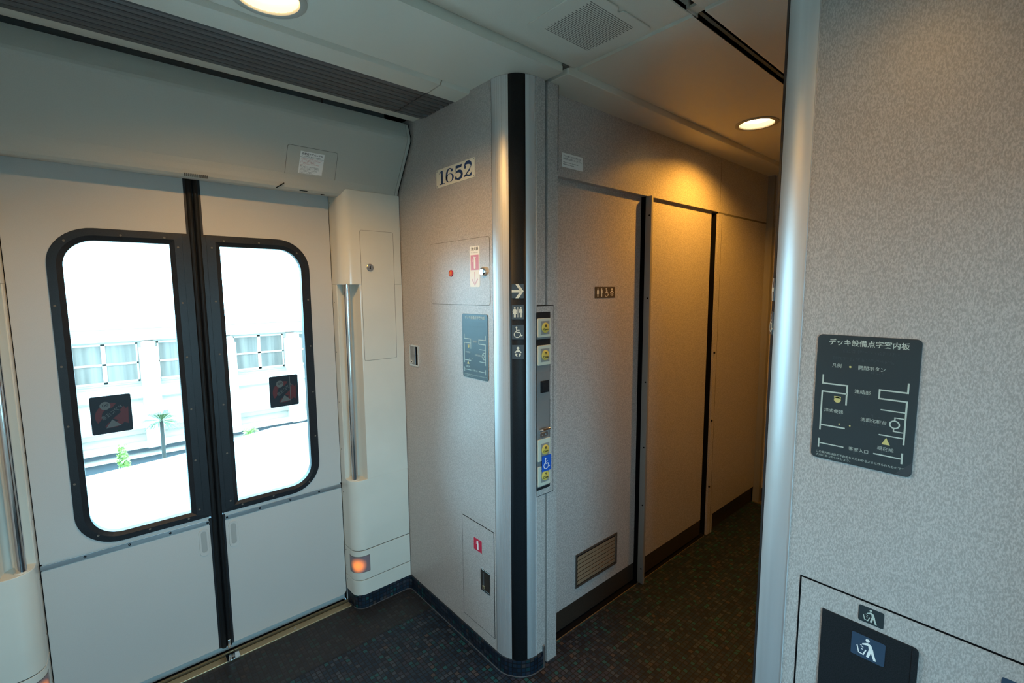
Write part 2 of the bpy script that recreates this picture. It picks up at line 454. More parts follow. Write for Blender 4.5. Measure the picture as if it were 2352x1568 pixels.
def pic_litter(P, x, y, h, k):
    P.circ(x+.02*h, y+.42*h, .085*h, k)
    P.poly([(x+.03*h, y+.31*h), (x+.18*h, y+.24*h), (x+.27*h, y+.02*h), (x+.30*h, y-.14*h), (x+.42*h, y-.48*h), (x+.31*h, y-.5*h),
            (x+.19*h, y-.16*h), (x+.1*h, y-.46*h), (x-.0*h, y-.44*h), (x+.09*h, y-.02*h), (x+.06*h, y+.16*h), (x-.0*h, y+.16*h), (x-.2*h, y+.1*h), (x-.19*h, y+.17*h)], k)
    P.line([(x-.40*h, y-.02*h), (x-.31*h, y-.38*h), (x-.12*h, y-.40*h), (x-.02*h, y-.1*h)], .055*h, k)
    for a, b_ in ((-.27, .03), (-.2, -.04), (-.22, -.16)):
        P.rect(x+a*h, y+b_*h, x+(a+.07)*h, y+(b_+.045)*h, k)
def pic_ext(P, x, y, h, k):
    P.poly(rrect(x-.1*h, y-.46*h, x+.13*h, y+.26*h, .07*h), k)
    P.rect(x-.04*h, y+.26*h, x+.07*h, y+.36*h, k)
    P.poly([(x-.14*h, y+.46*h), (x-.1*h, y+.36*h), (x+.18*h, y+.34*h), (x+.18*h, y+.40*h)], k)
    P.line([(x-.06*h, y+.36*h), (x-.2*h, y+.28*h), (x-.22*h, y+.05*h)], .05*h, k)
def pic_arrow(P, x, y, w, h, k):
    P.rect(x-.5*w, y-.09*h, x+.3*w, y+.09*h, k)
    P.poly([(x-.20*w, y+.5*h), (x+.08*w, y+.5*h), (x+.5*w, y), (x+.22*w, y)], k)
    P.poly([(x+.22*w, y), (x+.5*w, y), (x+.08*w, y-.5*h), (x-.20*w, y-.5*h)], k)

def screw(b, fr_, x, y, r=.0035, mi=0, h=.0015): b.lathe(fr_, [(r, 0), (r*.9, h), (r*.35, h), (r*.3, h*.4)], x, y, 8, mi, close=True)

# ================================================================ DIMENSIONS (metres; x along the train, y across, z up)
XB = 1.095           # face of both bulkheads
YD = 2.165           # door leaves (inner face)
YO = 1.63 - YD       # opposite doors
ZL, ZH = 2.24, 2.265 # low and high ceiling
XC = .295            # middle of the doorway
XK = 2*XC - XB       # rear bulkhead
XE = 3.42            # end of the corridor
YW = 1.315           # toilet wall doors
YR = .421            # right side of the corridor

# plan path of the bulkhead corner (metal column)
def colpt(th, cx=1.2, cy=1.345, rx=.105, ry=.11): return (cx-rx*cos(th), cy-ry*sin(th))
def rcol(th): return (1.18-.085*cos(th), .336+.085*sin(th))
d2 = math.radians

# ================================================================ FLOOR
b = B()
b.box(XK-.02, XE+.1, -.8, 1.836, -.04, 0, 0)
b.box(XK-.02, XE+.1, -.8, 2.30, -.06, -.041, 0)
b.box(XC+.509, XE, 2.09, 2.17, -.04, -.001); b.box(XK-.02, XC-.509, 2.09, 2.17, -.04, -.001)
floor = b.build('floor', [M['floor']], kind='structure')
WO[floor] = Vector((0, 0, 0))
b = B(); b.box(XK-.02, 1.10, 1.836, 2.10, -.04, .0008)
b.build('floor_mat', M['matt'], label='worn brown vinyl strip of floor in front of the sliding doors', cat='floor mat')
# step sill of the doorway
sill = empty('door_sill', (XC, 2.13, 0), 'worn metal threshold rail on the floor under the sliding doors', 'threshold')
b = B(); b.box(XC-.509, XC+.509, 2.10, 2.136, -.03, .006); b.build('sill_strip', M['brass'], sill, bevel=.002)
b = B(); b.box(XC-.509, XC+.509, 2.136, 2.20, -.03, -.008); b.build('guide_channel', M['gap'], sill)
b = B(); b.box(XC-.509, XC+.509, 2.146, 2.152, -.008, .012); b.build('guide_rail', M['brass'], sill)
b = B(); b.box(XC-.012, XC+.036, 2.095, 2.142, .006, .009); screw(b, frame((0, 0, .009), (1, 0, 0), (0, 1, 0)), XC+.013, 2.118, .006); b.build('striker_plate', M['chrome'], sill, bevel=.001)
b = B()
for x in (.05, .55): screw(b, frame((0, 0, .006), (1, 0, 0), (0, 1, 0)), x, 2.118, .004)
b.build('screw', M['dullsteel'], sill)

# ================================================================ CEILING
ceil = empty('ceiling', (0, 0, 0), kind='structure')
L1 = (.378, 1.357); L2 = (2.364, .963)
def holed(b, x0, x1, y0, y1, z, c, r, mi=0, t=.012):
    angs = sorted(set([2*pi*k/48 for k in range(48)] + [math.atan2(yy-c[1], xx-c[0]) % (2*pi) for xx in (x0, x1) for yy in (y0, y1)]))
    inn = [(c[0]+r*cos(a), c[1]+r*sin(a)) for a in angs]; out = []
    for a in angs:
        dx, dy = cos(a), sin(a); ts = []
        if dx > 1e-9: ts.append((x1-c[0])/dx)
        if dx < -1e-9: ts.append((x0-c[0])/dx)
        if dy > 1e-9: ts.append((y1-c[1])/dy)
        if dy < -1e-9: ts.append((y0-c[1])/dy)
        tt = min(ts); out.append((c[0]+dx*tt, c[1]+dy*tt))
    n = len(angs)
    for zz, fl in ((z, 1), (z+t, 0)):
        vs = [(*p, zz) for p in inn]+[(*p, zz) for p in out]
        b.add(vs, [(i, (i+1) % n, n+(i+1) % n, n+i) for i in range(n)], mi)
    b.add([(*p, z) for p in inn]+[(*p, z+t) for p in inn], [(i, (i+1) % n, n+(i+1) % n, n+i) for i in range(n)], mi)
    b.add([(*p, z) for p in out]+[(*p, z+t) for p in out], [(i, (i+1) % n, n+(i+1) % n, n+i) for i in range(n)], mi)

def lowpanel(y0, y1, lamp):
    b = B(); holed(b, XK, 1.250, y0, y1, ZL, lamp, .074, t=.05)
    b.build('ceiling_panel', M['ceil'], ceil)
lowpanel(1.157, 1.472, L1)
lowpanel(1.63-1.472, 1.63-1.157, (L1[0], 1.63-L1[1]))
def slab(x0, x1, y0, y1, z, t=.02, name='ceiling_panel', bev=.003, mat='ceil'):
    b = B(); b.box(x0, x1, y0, y1, z, z+t); return b.build(name, M[mat], ceil, bevel=bev)
# lower margin strip over the corridor wall, high panels, joints
slab(1.272, XE, 1.152, 1.30, ZL, .05); slab(1.272, XE, .40, .478, ZL, .05)
XJ0, XJ1 = 1.303, 1.322
for a, c in ((.725, 1.151), (.479, .692)):
    slab(XK, XJ0, a, c, ZH, .018)
b = B(); holed(b, XJ1, XE, .725, 1.151, ZH, L2, .074, t=.018); b.build('ceiling_panel', M['ceil'], ceil)
slab(XJ1, XE, .479, .692, ZH, .018)
slab(XK, XE, .692, .725, ZH+.06, .01, 'slot_top', 0, 'gap')                 # long slot between the two panel rows
b = B()
b.box(XK, XJ0+.006, .725, .729, ZH+.002, ZH+.030); b.box(XJ0+.014, XE, .725, .729, ZH+.002, ZH+.030); b.box(XJ0-.02, XJ1+.02, .721, .7255, ZH+.004, ZH+.06)
b.build('slot_side', M['ceil'], ceil)
b = B(); b.box(XK, XE, .728, .732, ZH+.019, ZH+.07); b.box(XK, XE, .684, .690, ZH+.0185, ZH+.07); b.build('slot_shadow', M['gap'], ceil)  # black boards put the slot's deep shadow into the colour
b = B(); b.box(XK, XE, .36, 1.30, ZH+.072, ZH+.09); b.box(XJ0-.01, XJ1+.01, .479, 1.151, ZH+.010, ZH+.018)
b.build('backing', M['ceil'], ceil)
b = B(); b.box(1.245, 1.28, 1.152, 1.30, ZL+.02, ZL+.05); b.build('joint_cover', M['joint'], ceil)
# step strip beside the lamp panel and the light strip by the overhead box, both sides
for side in (0, 1):
    def Y(y): return y if side == 0 else 1.63-y
    for xa, xb in ((XK, .967), (.972, 1.094)):
        b = B(); b.prx([(Y(1.472), ZL+.004), (Y(1.484), ZL-.012), (Y(1.575), ZL-.014), (Y(1.578), ZL+.02), (Y(1.472), ZL+.02)], xa, xb); b.build('edge_strip', M['ceil'], ceil)
        b = B(); b.prx([(Y(1.832), ZL-.004), (Y(1.897), ZL-.001), (Y(1.897), ZL+.02), (Y(1.832), ZL+.02)], xa if xb < 1 else .967, xb); b.build('edge_strip', M['ceil'], ceil)
    b = B(); b.box(XK, XB, Y(1.905), Y(1.97), ZL+.03, ZL+.04); b.box(XK, XB, Y(1.57), Y(1.84), ZL+.02, ZL+.03); b.build('dark_void', M['grille_dark'], ceil)
# air grille with long slats
for side in (0, 1):
    gr = empty('ceiling_grille', (XC, 1.70 if side == 0 else -.07, ZL-.01),
               'long dark grey slatted air grille in the ceiling above the sliding doors' if side == 0 else 'dark slatted air grille in the ceiling behind the camera', 'grille')
    def Y(y): return y if side == 0 else 1.63-y
    for xa, xb in ((XK, .9655), (.9705, 1.094)):
        for k in range(7):
            y = 1.584+k*.0315
            b = B(); b.prx([(Y(y), ZL-.010), (Y(y+.004), ZL-.013), (Y(y+.022), ZL-.012), (Y(y+.0255), ZL-.004), (Y(y+.0255), ZL+.014), (Y(y), ZL+.014)], xa, xb)
            b.build('slat', M['grille'], gr)
        b = B(); b.prx([(Y(1.804), ZL-.010), (Y(1.830), ZL-.008), (Y(1.832), ZL+.014), (Y(1.804), ZL+.014)], xa, xb); b.build('flat_strip', M['grille'], gr)

def downlight(x, y, z, label, cat='ceiling light', colr=WARM, W=LAMP_W, spread=153):
    t = empty('downlight', (x, y, z), label, cat, None)
    f_ = fz(x, y, z)
    b = B(); b.lathe(f_, [(.0735, -.010), (.0735, .0), (.090, .0), (.0925, .0015), (.092, .0035), (.086, .005), (.075, .004), (.0725, .0), (.072, -.010)], n=48)
    b.f.pop(); b.m.pop(); b.sm.pop()
    b.build('rim', M['rim'], t)
    b = B(); b.lathe(f_, [(.0725, -.001), (.070, -.016), (.060, -.038), (.048, -.050)], n=40)
    b.f.pop(); b.m.pop(); b.sm.pop()
    b.build('reflector', M['refl'], t)
    b = B(); b.lathe(f_, [(.0655, -.026), (.062, -.021), (.052, -.0165), (.035, -.0135), (.015, -.012), (.002, -.0118)], n=32); b.build('bulb', M['bulb'], t)
    ld = bpy.data.lights.new('downlight_lamp', 'SPOT'); ld.energy = W; ld.color = colr
    ld.shadow_soft_size = .02; ld.spot_size = math.radians(spread); ld.spot_blend = .62
    lo = bpy.data.objects.new('lamp_light', ld); COL.objects.link(lo); lo.parent = t; lo.location = (0, 0, .0085)
    return t
downlight(L1[0], L1[1], ZL, 'round recessed downlight at the top edge of the picture above the doors')
downlight(L2[0], L2[1], ZH, 'round recessed downlight in the corridor ceiling outside the toilets', colr=WARM2, W=56, spread=148)
downlight(L1[0], 1.63-L1[1], ZL, 'round recessed downlight behind the camera', W=15)

# speaker / vent cover
sp = empty('ceiling_vent', (1.137, .948, ZH), 'square perforated vent cover with rounded corners on the high ceiling panel', 'vent')
f_ = fz(1.137, .948, ZH)
b = B()
P_ = rrect(-.148, -.115, .148, .115, .014)
# thumb notch in the long edge (far side)
q = [p for p in P_]
notch = [(.016, .115), (.010, .112), (.006, .104), (-.002, .1025), (-.008, .107), (-.014, .113), (-.018, .115)]
i0 = max(i for i, p in enumerate(q) if abs(p[1]-.115) < 1e-6 and p[0] > 0)
q = q[:i0+1]+notch+q[i0+1:]
b.fr(f_, q, 0, .004); b.build('cover', M['ceil'], sp, bevel=.0012)
b = B()
for r_ in range(27):
    for c_ in range(19):
        x = -.092+c_*.0102+(.0051 if r_ % 2 else 0); y = -.086+r_*.00655
        b.fr(f_, rect(x-.0041, y-.0011, x+.0041, y+.0011), .0038, .0043)
b.build('perforation', M['joint'], sp, kind='stuff')

# ================================================================ WALL ABOVE / AROUND THE DOORS
for s in (0, 1):
    b = B()
    def Y(y): return y if s == 0 else 1.63-y
    b.box(XK-.1, XC-.511, Y(2.17), Y(2.30), 0, 2.4); b.box(XC+.511, XB+.1, Y(2.17), Y(2.30), 0, 2.4)
    b.box(XC-.511, XC+.511, Y(2.1935), Y(2.30), 1.932, 2.4); b.box(XC-.511, XC+.511, Y(2.1935), Y(2.30), -.1, .045)
    b.build('wall_left' if s == 0 else 'wall_opposite', M['door_white'], kind='structure')
b = B(); b.box(XK-.1, XE+.1, -.68, 2.31, 2.36, 2.42); b.box(XB+.001, 1.25, 1.2, 2.31, ZL+.018, 2.37); b.box(XB+.001, 1.31, -.69, .40, ZL+.018, 2.37)
b.build('ceiling_light_seal', M['gap'], kind='structure')  # unseen roof slabs added to keep sky light out of the ceiling void
b = B(); b.box(1.24, XE+.1, 1.42, 1.46, -.05, 2.4); b.box(XE+.05, XE+.09, -.52, 1.46, -.05, 2.4); b.box(1.25, XE+.09, -.52, -.48, -.05, 2.4); b.box(1.243, 1.26, 1.40, 2.31, -.05, 2.4); b.build('wall_corridor_light_seal', M['gap'], kind='structure')  # unseen outer boxes added to stop light leaking into the corridor

def overhead(side):
    o = empty('overhead_panel', (XC, 2.05 if side == 0 else -.42, 1.91), 'slanted grey-white box panel running above the sliding doors' if side == 0 else 'slanted grey-white box panel above the doors behind the camera', 'panel')
    def Y(y): return y if side == 0 else 1.63-y
    prof = [(1.932, 2.235), (1.914, 2.168), (1.914, 2.158), (2.037, 1.972), (2.046, 1.953), (2.053, 1.936), (2.061, 1.922), (2.071, 1.914), (2.084, 1.911), (2.165, 1.925), (2.19, 1.925), (2.19, 2.235)]
    # soften the upper crease
    prof = [(1.934, 2.235), (1.917, 2.185), (1.9135, 2.172), (1.914, 2.162), (1.9175, 2.152)] + prof[3:]
    b = B(); b.prx([(Y(y), z) for y, z in prof], XK+.002, 1.072); ob = b.build('shell', M['over'], o)
    b = B(); b.prx([(Y(y-.0025), z-.002) for y, z in prof], 1.0735, 1.087); b.build('end_trim', M['over'], o, bevel=.002)
    b = B(); b.prx([(Y(y+.006), z+.002) for y, z in prof], 1.070, 1.0945); b.build('end_gap', M['gap'], o)
    return o
oh = overhead(0)
# frame on the slanted face: u along x, v up the slope
SL_O = Vector((0, 2.037, 1.972)); SL_V = Vector((0, 1.9175-2.037, 2.152-1.972)).normalized()
fsl = frame(SL_O, (1, 0, 0), SL_V)
# hatch outline with its door
b = B()
def ring_outline(b, frm, P, w, c0, c1, mi=0):
    """thin closed line following polygon P"""
    n = len(P); cx = sum(p[0] for p in P)/n; cy = sum(p[1] for p in P)/n
    Q = []
    for i in range(n):
        a = Vector(P[i-1]); p = Vector(P[i]); e = Vector(P[(i+1) % n])
        d1 = (p-a); d2_ = (e-p)
        if d1.length < 1e-9 or d2_.length < 1e-9: Q.append(tuple(p)); continue
        t = (d1.normalized()+d2_.normalized())
        t = t.normalized() if t.length > 1e-6 else d1.normalized()
        nn = Vector((t.y, -t.x))
        if nn.dot(p-Vector((cx, cy))) > 0: nn = -nn
        Q.append(tuple(p+nn*w))
    vs = [frm(*p, c) for c in (c0, c1) for p in P]+[frm(*p, c) for c in (c0, c1) for p in Q]
    for i in range(n):
        j = (i+1) % n
        b.add([vs[i], vs[j], vs[n+j], vs[n+i], vs[2*n+i], vs[2*n+j], vs[3*n+j], vs[3*n+i]],
              [(2, 3, 7, 6), (0, 1, 2, 3), (4, 7, 6, 5)], mi)
vv = lambda y, z: (Vector((0, y, z))-SL_O).dot(SL_V)
hp = [(.592, vv(2.037, 1.972)-.002), (.7915, vv(2.037, 1.972)-.002), (.7855, .108), (.781, .114), (.597, .114), (.591, .108)]
ring_outline(b, fsl, hp, .0012, 0, .0007)
b.build('hatch_joint', M['joint'], oh)
b = B(); b.fr(fsl, [(p[0]+(.002 if p[0] < .69 else -.002), p[1]-(.002 if p[1] > .05 else 0)) for p in hp], -.002, .0009); b.build('hatch_door', M['over'], oh)
flip = frame((0, 2.0655, 1.9175), (1, 0, 0), (0, -.75, .60))
b = B(); b.fr(flip, rect(.655, -.003, .686, .0), -.001, .0012); b.build('finger_slot', M['gap'], oh)
b = B(); b.fr(flip, [(.566, -.006), (.592, .024), (.5905, .027), (.5645, -.003)], -.001, .001); b.build('diagonal_joint', M['gap'], oh)
b = B(); b.fr(flip, rect(.742, -.0105, .758, -.008), -.001, .001)
b.build('hatch_slot', M['gap'], oh)
b = B()
for k in range(12): b.fr(flip, rect(.262+k*.0062, -.002, .2658+k*.0062, .011), -.001, .0014)
b.build('lip_vent', M['joint'], oh)
# emergency handle sticker
st = empty('emergency_handle_sticker', fsl(.687, .055), 'small white emergency door handle notice with red and black text on the overhead panel', 'sticker')
b = B(); b.fr(fsl, rect(.641, .008, .734, .097), .0009, .0014); b.build('backing', M['white'], st)
P = Print(fsl, .0016)
P.text('非常用ドアハンドル', .647, .083, .728, .093, 'black_ink', bold=.02)
P.text('Emergency Door Release', .647, .0765, .722, .0805, 'black_ink', bold=.02)
P.rect(.642, .0735, .733, .0743, 'black_ink')
for i, (s, w) in enumerate((('この扉は非常時以外にお使いになれません。', .98), ('This is not an emergency exit in normal use.', .92), ('このハンドルを手前に引けば', .72), ('ドアは手で開けられます。', .66), ('Pull the handle to open this door', .86), ('manually.', .26))):
    P.text(s, .646, .0675-i*.0052, .646+.083*w, .0708-i*.0052, 'red_ink', bold=.01)
for i, (s, w) in enumerate((('危険ですから、非常の場合以外は', .86), ('使用しないでください。非常時は、', .90), ('係員の指示に従ってください。', .88), ('For safety, please use handle', .82), ('follow crew instructions', .74), ('only in an emergency.', .62))):
    P.text(s, .646, .0360-i*.0050, .646+.083*w, .0392-i*.0050, 'black_ink', bold=.01)
P.rect(.646, .0094, .731, .0100, 'black_ink')
P.build('print', st)

# ================================================================ SLIDING DOORS
def window_poly(x0, x1, z0, z1, r, left):
    # rounded on the outer side only
    return rrect(x0, z0, x1, z1, r, 10, (0, 0, 1, 1) if left else (1, 1, 0, 0))

def loft(b, frm, A, C, mi=0, smooth=False):
    """joins outline A (list of (x,z,c)) to C, same count"""
    n = len(A); vs = [frm(*p) for p in A]+[frm(*p) for p in C]
    b.add(vs, [(i, (i+1) % n, n+(i+1) % n, n+i) for i in range(n)], mi, smooth)

def door_leaf(left, n, T=None):
    root = empty('door_%d' % n, (XC+(-.25 if left else .25), YD, .03), kind='structure')
    f_ = fy(0, YD, 0)
    xo, xi = (-.215, .270) if left else (.805, .320)        # outer and inner edge of the white panel
    lo, hi = min(xo, xi), max(xo, xi)
    wx0, wx1 = (-.12, .284) if left else (.306, .708)
    gx0, gx1 = (-.081, .2125) if left else (.3745, .675)
    wp = window_poly(wx0, wx1, .607, 1.722, .125, left)
    # panel body above the belt with the window opening: outline bridged to the rectangle
    b = B()
    def hole_panel(z0, z1, hole, c_front, c_back):
        cx = (gx0+gx1)/2; cz = 1.17
        angs = []
        out = []
        for p in hole:
            dx, dz = p[0]-cx, p[1]-cz; ts = []
            if dx > 1e-9: ts.append((hi-cx)/dx)
            if dx < -1e-9: ts.append((lo-cx)/dx)
            if dz > 1e-9: ts.append((z1-cz)/dz)
            if dz < -1e-9: ts.append((z0-cz)/dz)
            t = max(1.0, min(ts)); out.append((cx+dx*t, cz+dz*t))
        nH = len(hole)
        vs = [f_(*p, c_front) for p in hole]+[f_(*p, c_front) for p in out]
        b.add(vs, [(i, (i+1) % nH, nH+(i+1) % nH, nH+i) for i in range(nH)])
        for cxn, czn in ((lo, z0), (lo, z1), (hi, z0), (hi, z1)):       # fill the corners
            best = None
            for i in range(nH):
                j = (i+1) % nH; a, c = out[i], out[j]
                onx = lambda p: abs(p[0]-cxn) < 1e-6; onz = lambda p: abs(p[1]-czn) < 1e-6
                if (onx(a) and onz(c) and not onz(a)) or (onz(a) and onx(c) and not onx(a)): best = (a, c)
            if best: b.add([f_(*best[0], c_front), f_(*best[1], c_front), f_(cxn, czn, c_front)], [(0, 1, 2)])
        b.add([f_(*p, c_front) for p in hole]+[f_(*p, c_back) for p in hole], [(i, (i+1) % nH, nH+(i+1) % nH, nH+i) for i in range(nH)])
    dense = []
    for i in range(len(wp)):
        a, c = wp[i], wp[(i+1) % len(wp)]; L_ = math.dist(a, c); k = max(1, int(L_/.06))
        dense += [(a[0]+(c[0]-a[0])*j/k, a[1]+(c[1]-a[1])*j/k) for j in range(k)]
    hole = [(min(max(p[0], lo+.0005), hi-.0005), p[1]) for p in dense]
    hole_panel(.598, 1.945, hole, 0, -.03)
    b.build('upper_panel', M['door_white'], root)
    b = B()
    lp = rrect(lo, .032, hi, .572, .02 if True else 0, 5, (0 if left else 1, 0, 0, 1 if left else 0))
    b.fr(f_, lp, -.03, .0); b.build('lower_panel', M['door_white'], root, bevel=.0015)
    # core behind the belt strip
    b = B(); b.fr(f_, rect(lo, .56, hi, .61), -.03, -.002); b.build('belt_core', M['door_white'], root)
    # belt strip
    b = B()
    s0, s1 = (lo, .268) if left else (.322, hi-.002)
    b.fr(f_, rrect(s0, .5745, s1, .5925, .0088, 5, (1, 1, 0, 0) if left else (0, 0, 1, 1)), -.001, .0025)
    bs = b.build('belt_strip', M['dullsteel'], root, bevel=.0008)
    b = B()
    for x in ((-.104, .018, .140, .262) if left else (.329, .452, .575, .700)): screw(b, f_, x, .5835, .0045, h=.004)
    b.build('screw', M['gap'], bs, kind='stuff')
    # window frame: outer flat ring, bevel, inner lip
    gp = [(p[0], p[1]) for p in window_poly(gx0, gx1, .640, 1.681, .088, left)]
    op = window_poly(wx0, wx1, .607, 1.722, .125, left)
    def interp(t0):  # ring between outer (0) and glass (1)
        return [(o_[0]+(g_[0]-o_[0])*t0, o_[1]+(g_[1]-o_[1])*t0) for o_, g_ in zip(op, gp)]
    m1 = interp(.12 if 0 else .10); m2 = interp(.62)
    mid = [(max(p[0], -9), p[1]) for p in m2]
    # keep the bevel narrow near the meeting stile
    st_x = (.2125+.016) if left else (.3745-.016)
    mid = []
    for o_, g_ in zip(op, gp):
        x = g_[0]+(o_[0]-g_[0])*.40; z = g_[1]+(o_[1]-g_[1])*.40
        if (left and o_[0] > .28) or (not left and o_[0] < .31): x = st_x
        mid.append((x, z))
    b = B()
    loft(b, f_, [(*p, -.004) for p in op], [(*p, .0035) for p in op])
    loft(b, f_, [(*p, .0035) for p in op], [(*p, .0045) for p in mid])
    loft(b, f_, [(*p, .0045) for p in mid], [(*p, -.004) for p in gp])
    loft(b, f_, [(*p, -.004) for p in gp], [(*p, -.030) for p in gp])
    wf = b.build('window_frame', M['frame'], root)
    b = B()
    if left: pts = [(.238, z) for z in (1.670, 1.463, 1.256, 1.0535, .8485, .6466)] + [(-.110, z) for z in (1.461, 1.258, 1.053, .85)] + [(-.072, 1.675), (.075, 1.7025), (.199, 1.7025), (-.064, .648), (.080, .6215), (.2016, .6215)]
    else: pts = [(.346, z) for z in (1.674, 1.4666, 1.258, 1.0533, .8518, .6503)] + [(.6962, z) for z in (1.467, 1.2617, 1.0543, .8502)] + [(.388, 1.7025), (.513, 1.7025), (.3876, .6215), (.508, .6215), (.6597, .6435), (.659, 1.668)]
    for x, z in pts: screw(b, frame((0, YD-.0042, 0), (1, 0, 0), (0, 0, 1)), x, z, .0038, h=.0015)
    b.build('screw', M['joint'], wf, kind='stuff')
    # raised stile cover strip near the seam
    b = B(); xa, xb = (.252, .2545) if left else (.3285, .331)
    b.fr(f_, rect(xa, .625, xb, 1.715), .003, .0062); b.build('stile_bead', M['frame'], wf)
    b = B(); b.fr(f_, [(p[0], p[1]) for p in window_poly(gx0-.004, gx1+.004, .636, 1.685, .09, left)], -.026, -.022); b.build('pane', M['glass'], root)
    # rubber sealing edge
    b = B()
    x0, x1 = (.2755, .2952) if left else (.2958, .3145)
    c = (x0+x1)/2; w = (x1-x0)/2
    prof = [(c-w, -.03), (c-w, .002), (c-w*.6, .009), (c, .011), (c+w*.6, .009), (c+w, .002), (c+w, -.03)]
    b.prism(prof, lambda p, a: f_(p[0], a, p[1]), .030, 1.945, smooth=False)
    b.build('edge_rubber', M['rubber'], root, bevel=.001)
    # white stile between panel edge and rubber is dark plastic
    b = B(); xa, xb = (.268, .2758) if left else (.3142, .322)
    b.fr(f_, rect(xa, .032, xb, .600), -.03, .001); b.fr(f_, rect(xa, 1.722, xb, 1.945), -.03, .001); b.build('stile', M['frame'], root)
    b = B()   # closed edges of the leaf
    for xx in (lo, hi-.004): b.fr(f_, rect(xx, .032, xx+.004, 1.945), -.03, -.001)
    b.fr(f_, rect(lo, 1.935, hi, 1.945), -.03, -.001)
    b.build('leaf_edge', M['gap'], root)
    # recessed finger pull
    hx = .2452 if left else .3492
    b = B(); ring = rrect(hx-.017, .449, hx+.017, .562, .0165, 8); inner = rrect(hx-.0095, .463, hx+.0095, .551, .0094, 8)
    loft(b, f_, [(*p, .0) for p in ring], [(*p, .0022) for p in [(hx+(q[0]-hx)*.95, .5055+(q[1]-.5055)*.985) for q in ring]], smooth=True)
    A_ = [(hx+(q[0]-hx)*.95, .5055+(q[1]-.5055)*.985) for q in ring]
    loft(b, f_, [(*p, .0022) for p in A_], [(*p, .0016) for p in inner], smooth=True)
    b.build('finger_pull', M['door_white'], root)
    b = B(); b.fr(f_, inner, .0003, .0008); b.build('pull_recess', M['recess'], root)
    return root
dl = door_leaf(True, 1); dr = door_leaf(False, 2)
b = B(); b.box(.297, .308, 2.150, 2.158, .026, .062); b.build('door_stop', M['chrome'], dl, bevel=.002)

def copy_tree(o, parent=None):
    c = o.copy(); COL.objects.link(c); c.parent = parent
    for ch in list(o.children): copy_tree(ch, c)
    return c
for k, o in enumerate((dl, dr)):
    c = copy_tree(o); c.name = 'door_%d' % (3+k)
    p = WO[o]; c.location = (2*XC-p.x, 1.63-p.y, p.z); c.rotation_euler = (0, 0, pi)

b = B()
for x in (-.2165, .8065): b.box(x-.012, x+.012, 2.196, 2.205, .0, 1.95); b.box(x-.001, x+.001, 2.167, 2.198, 0, 1.95)
b.build('door_edge_light_seal', M['gap'], kind='structure')  # black seals added to block sky light leaking past the leaf edges
# stickers on the panes (seen from behind)
def pane_sticker(x0, x1, z0, z1, label, fold):
    t = empty('window_sticker', ((x0+x1)/2, YD+.0215, z0), label, 'sticker')
    f_ = fy((x0+x1)/2, YD+.0215, (z0+z1)/2); w, h = x1-x0, z1-z0
    b = B(); b.fr(f_, rrect(-w/2, -h/2, w/2, h/2, .006), -.0002, .0008); b.build('backing', M['sticker_dark'], t)
    P = Print(f_, .0010)
    P.ring(0, -.004, w*.24, w*.40, 'sticker_red'); 
    P.poly([(w*.02, -h*.12), (w*.40, -h*.30), (w*.42, h*.16)], 'sticker_red', .00115)
    P.circ(-w*.14, h*.24, w*.13, 'sticker_grey', .0012)
    P.ring(-w*.17, h*.25, w*.025, w*.04, 'sticker_dark', .0014); P.ring(-w*.09, h*.26, w*.025, w*.04, 'sticker_dark', .0014)
    P.line([(-w*.30, -h*.30), (w*.34, h*.36)], h*.17, 'sticker_dark', .0013)
    P.poly([(-w*.16, -h*.36), (w*.22, -h*.32), (0, -h*.14)], 'sticker_grey', .0013)
    ca, sa = cos(.62), sin(.62)
    fr2 = lambda a, b_, c=0: f_(a*ca-b_*sa, a*sa+b_*ca, c)
    Q = Print(fr2, .0015); Q.text('ドアに注意', -w*.26, -h*.02, w*.34, h*.09, 'sticker_grey', mirror=True)
    if fold: P.rect(w*.20, -h*.48, w*.22, h*.48, 'sticker_grey', .0016)
    pr = P.build('print', t); Q.build('lettering', t)
pane_sticker(-.052, .061, 1.003, 1.139, 'dark rounded sticker on the pane of the left sliding door, seen from its back', False)
pane_sticker(.524, .641, 1.003, 1.139, 'dark rounded sticker on the pane of the right sliding door, seen from its back', True)

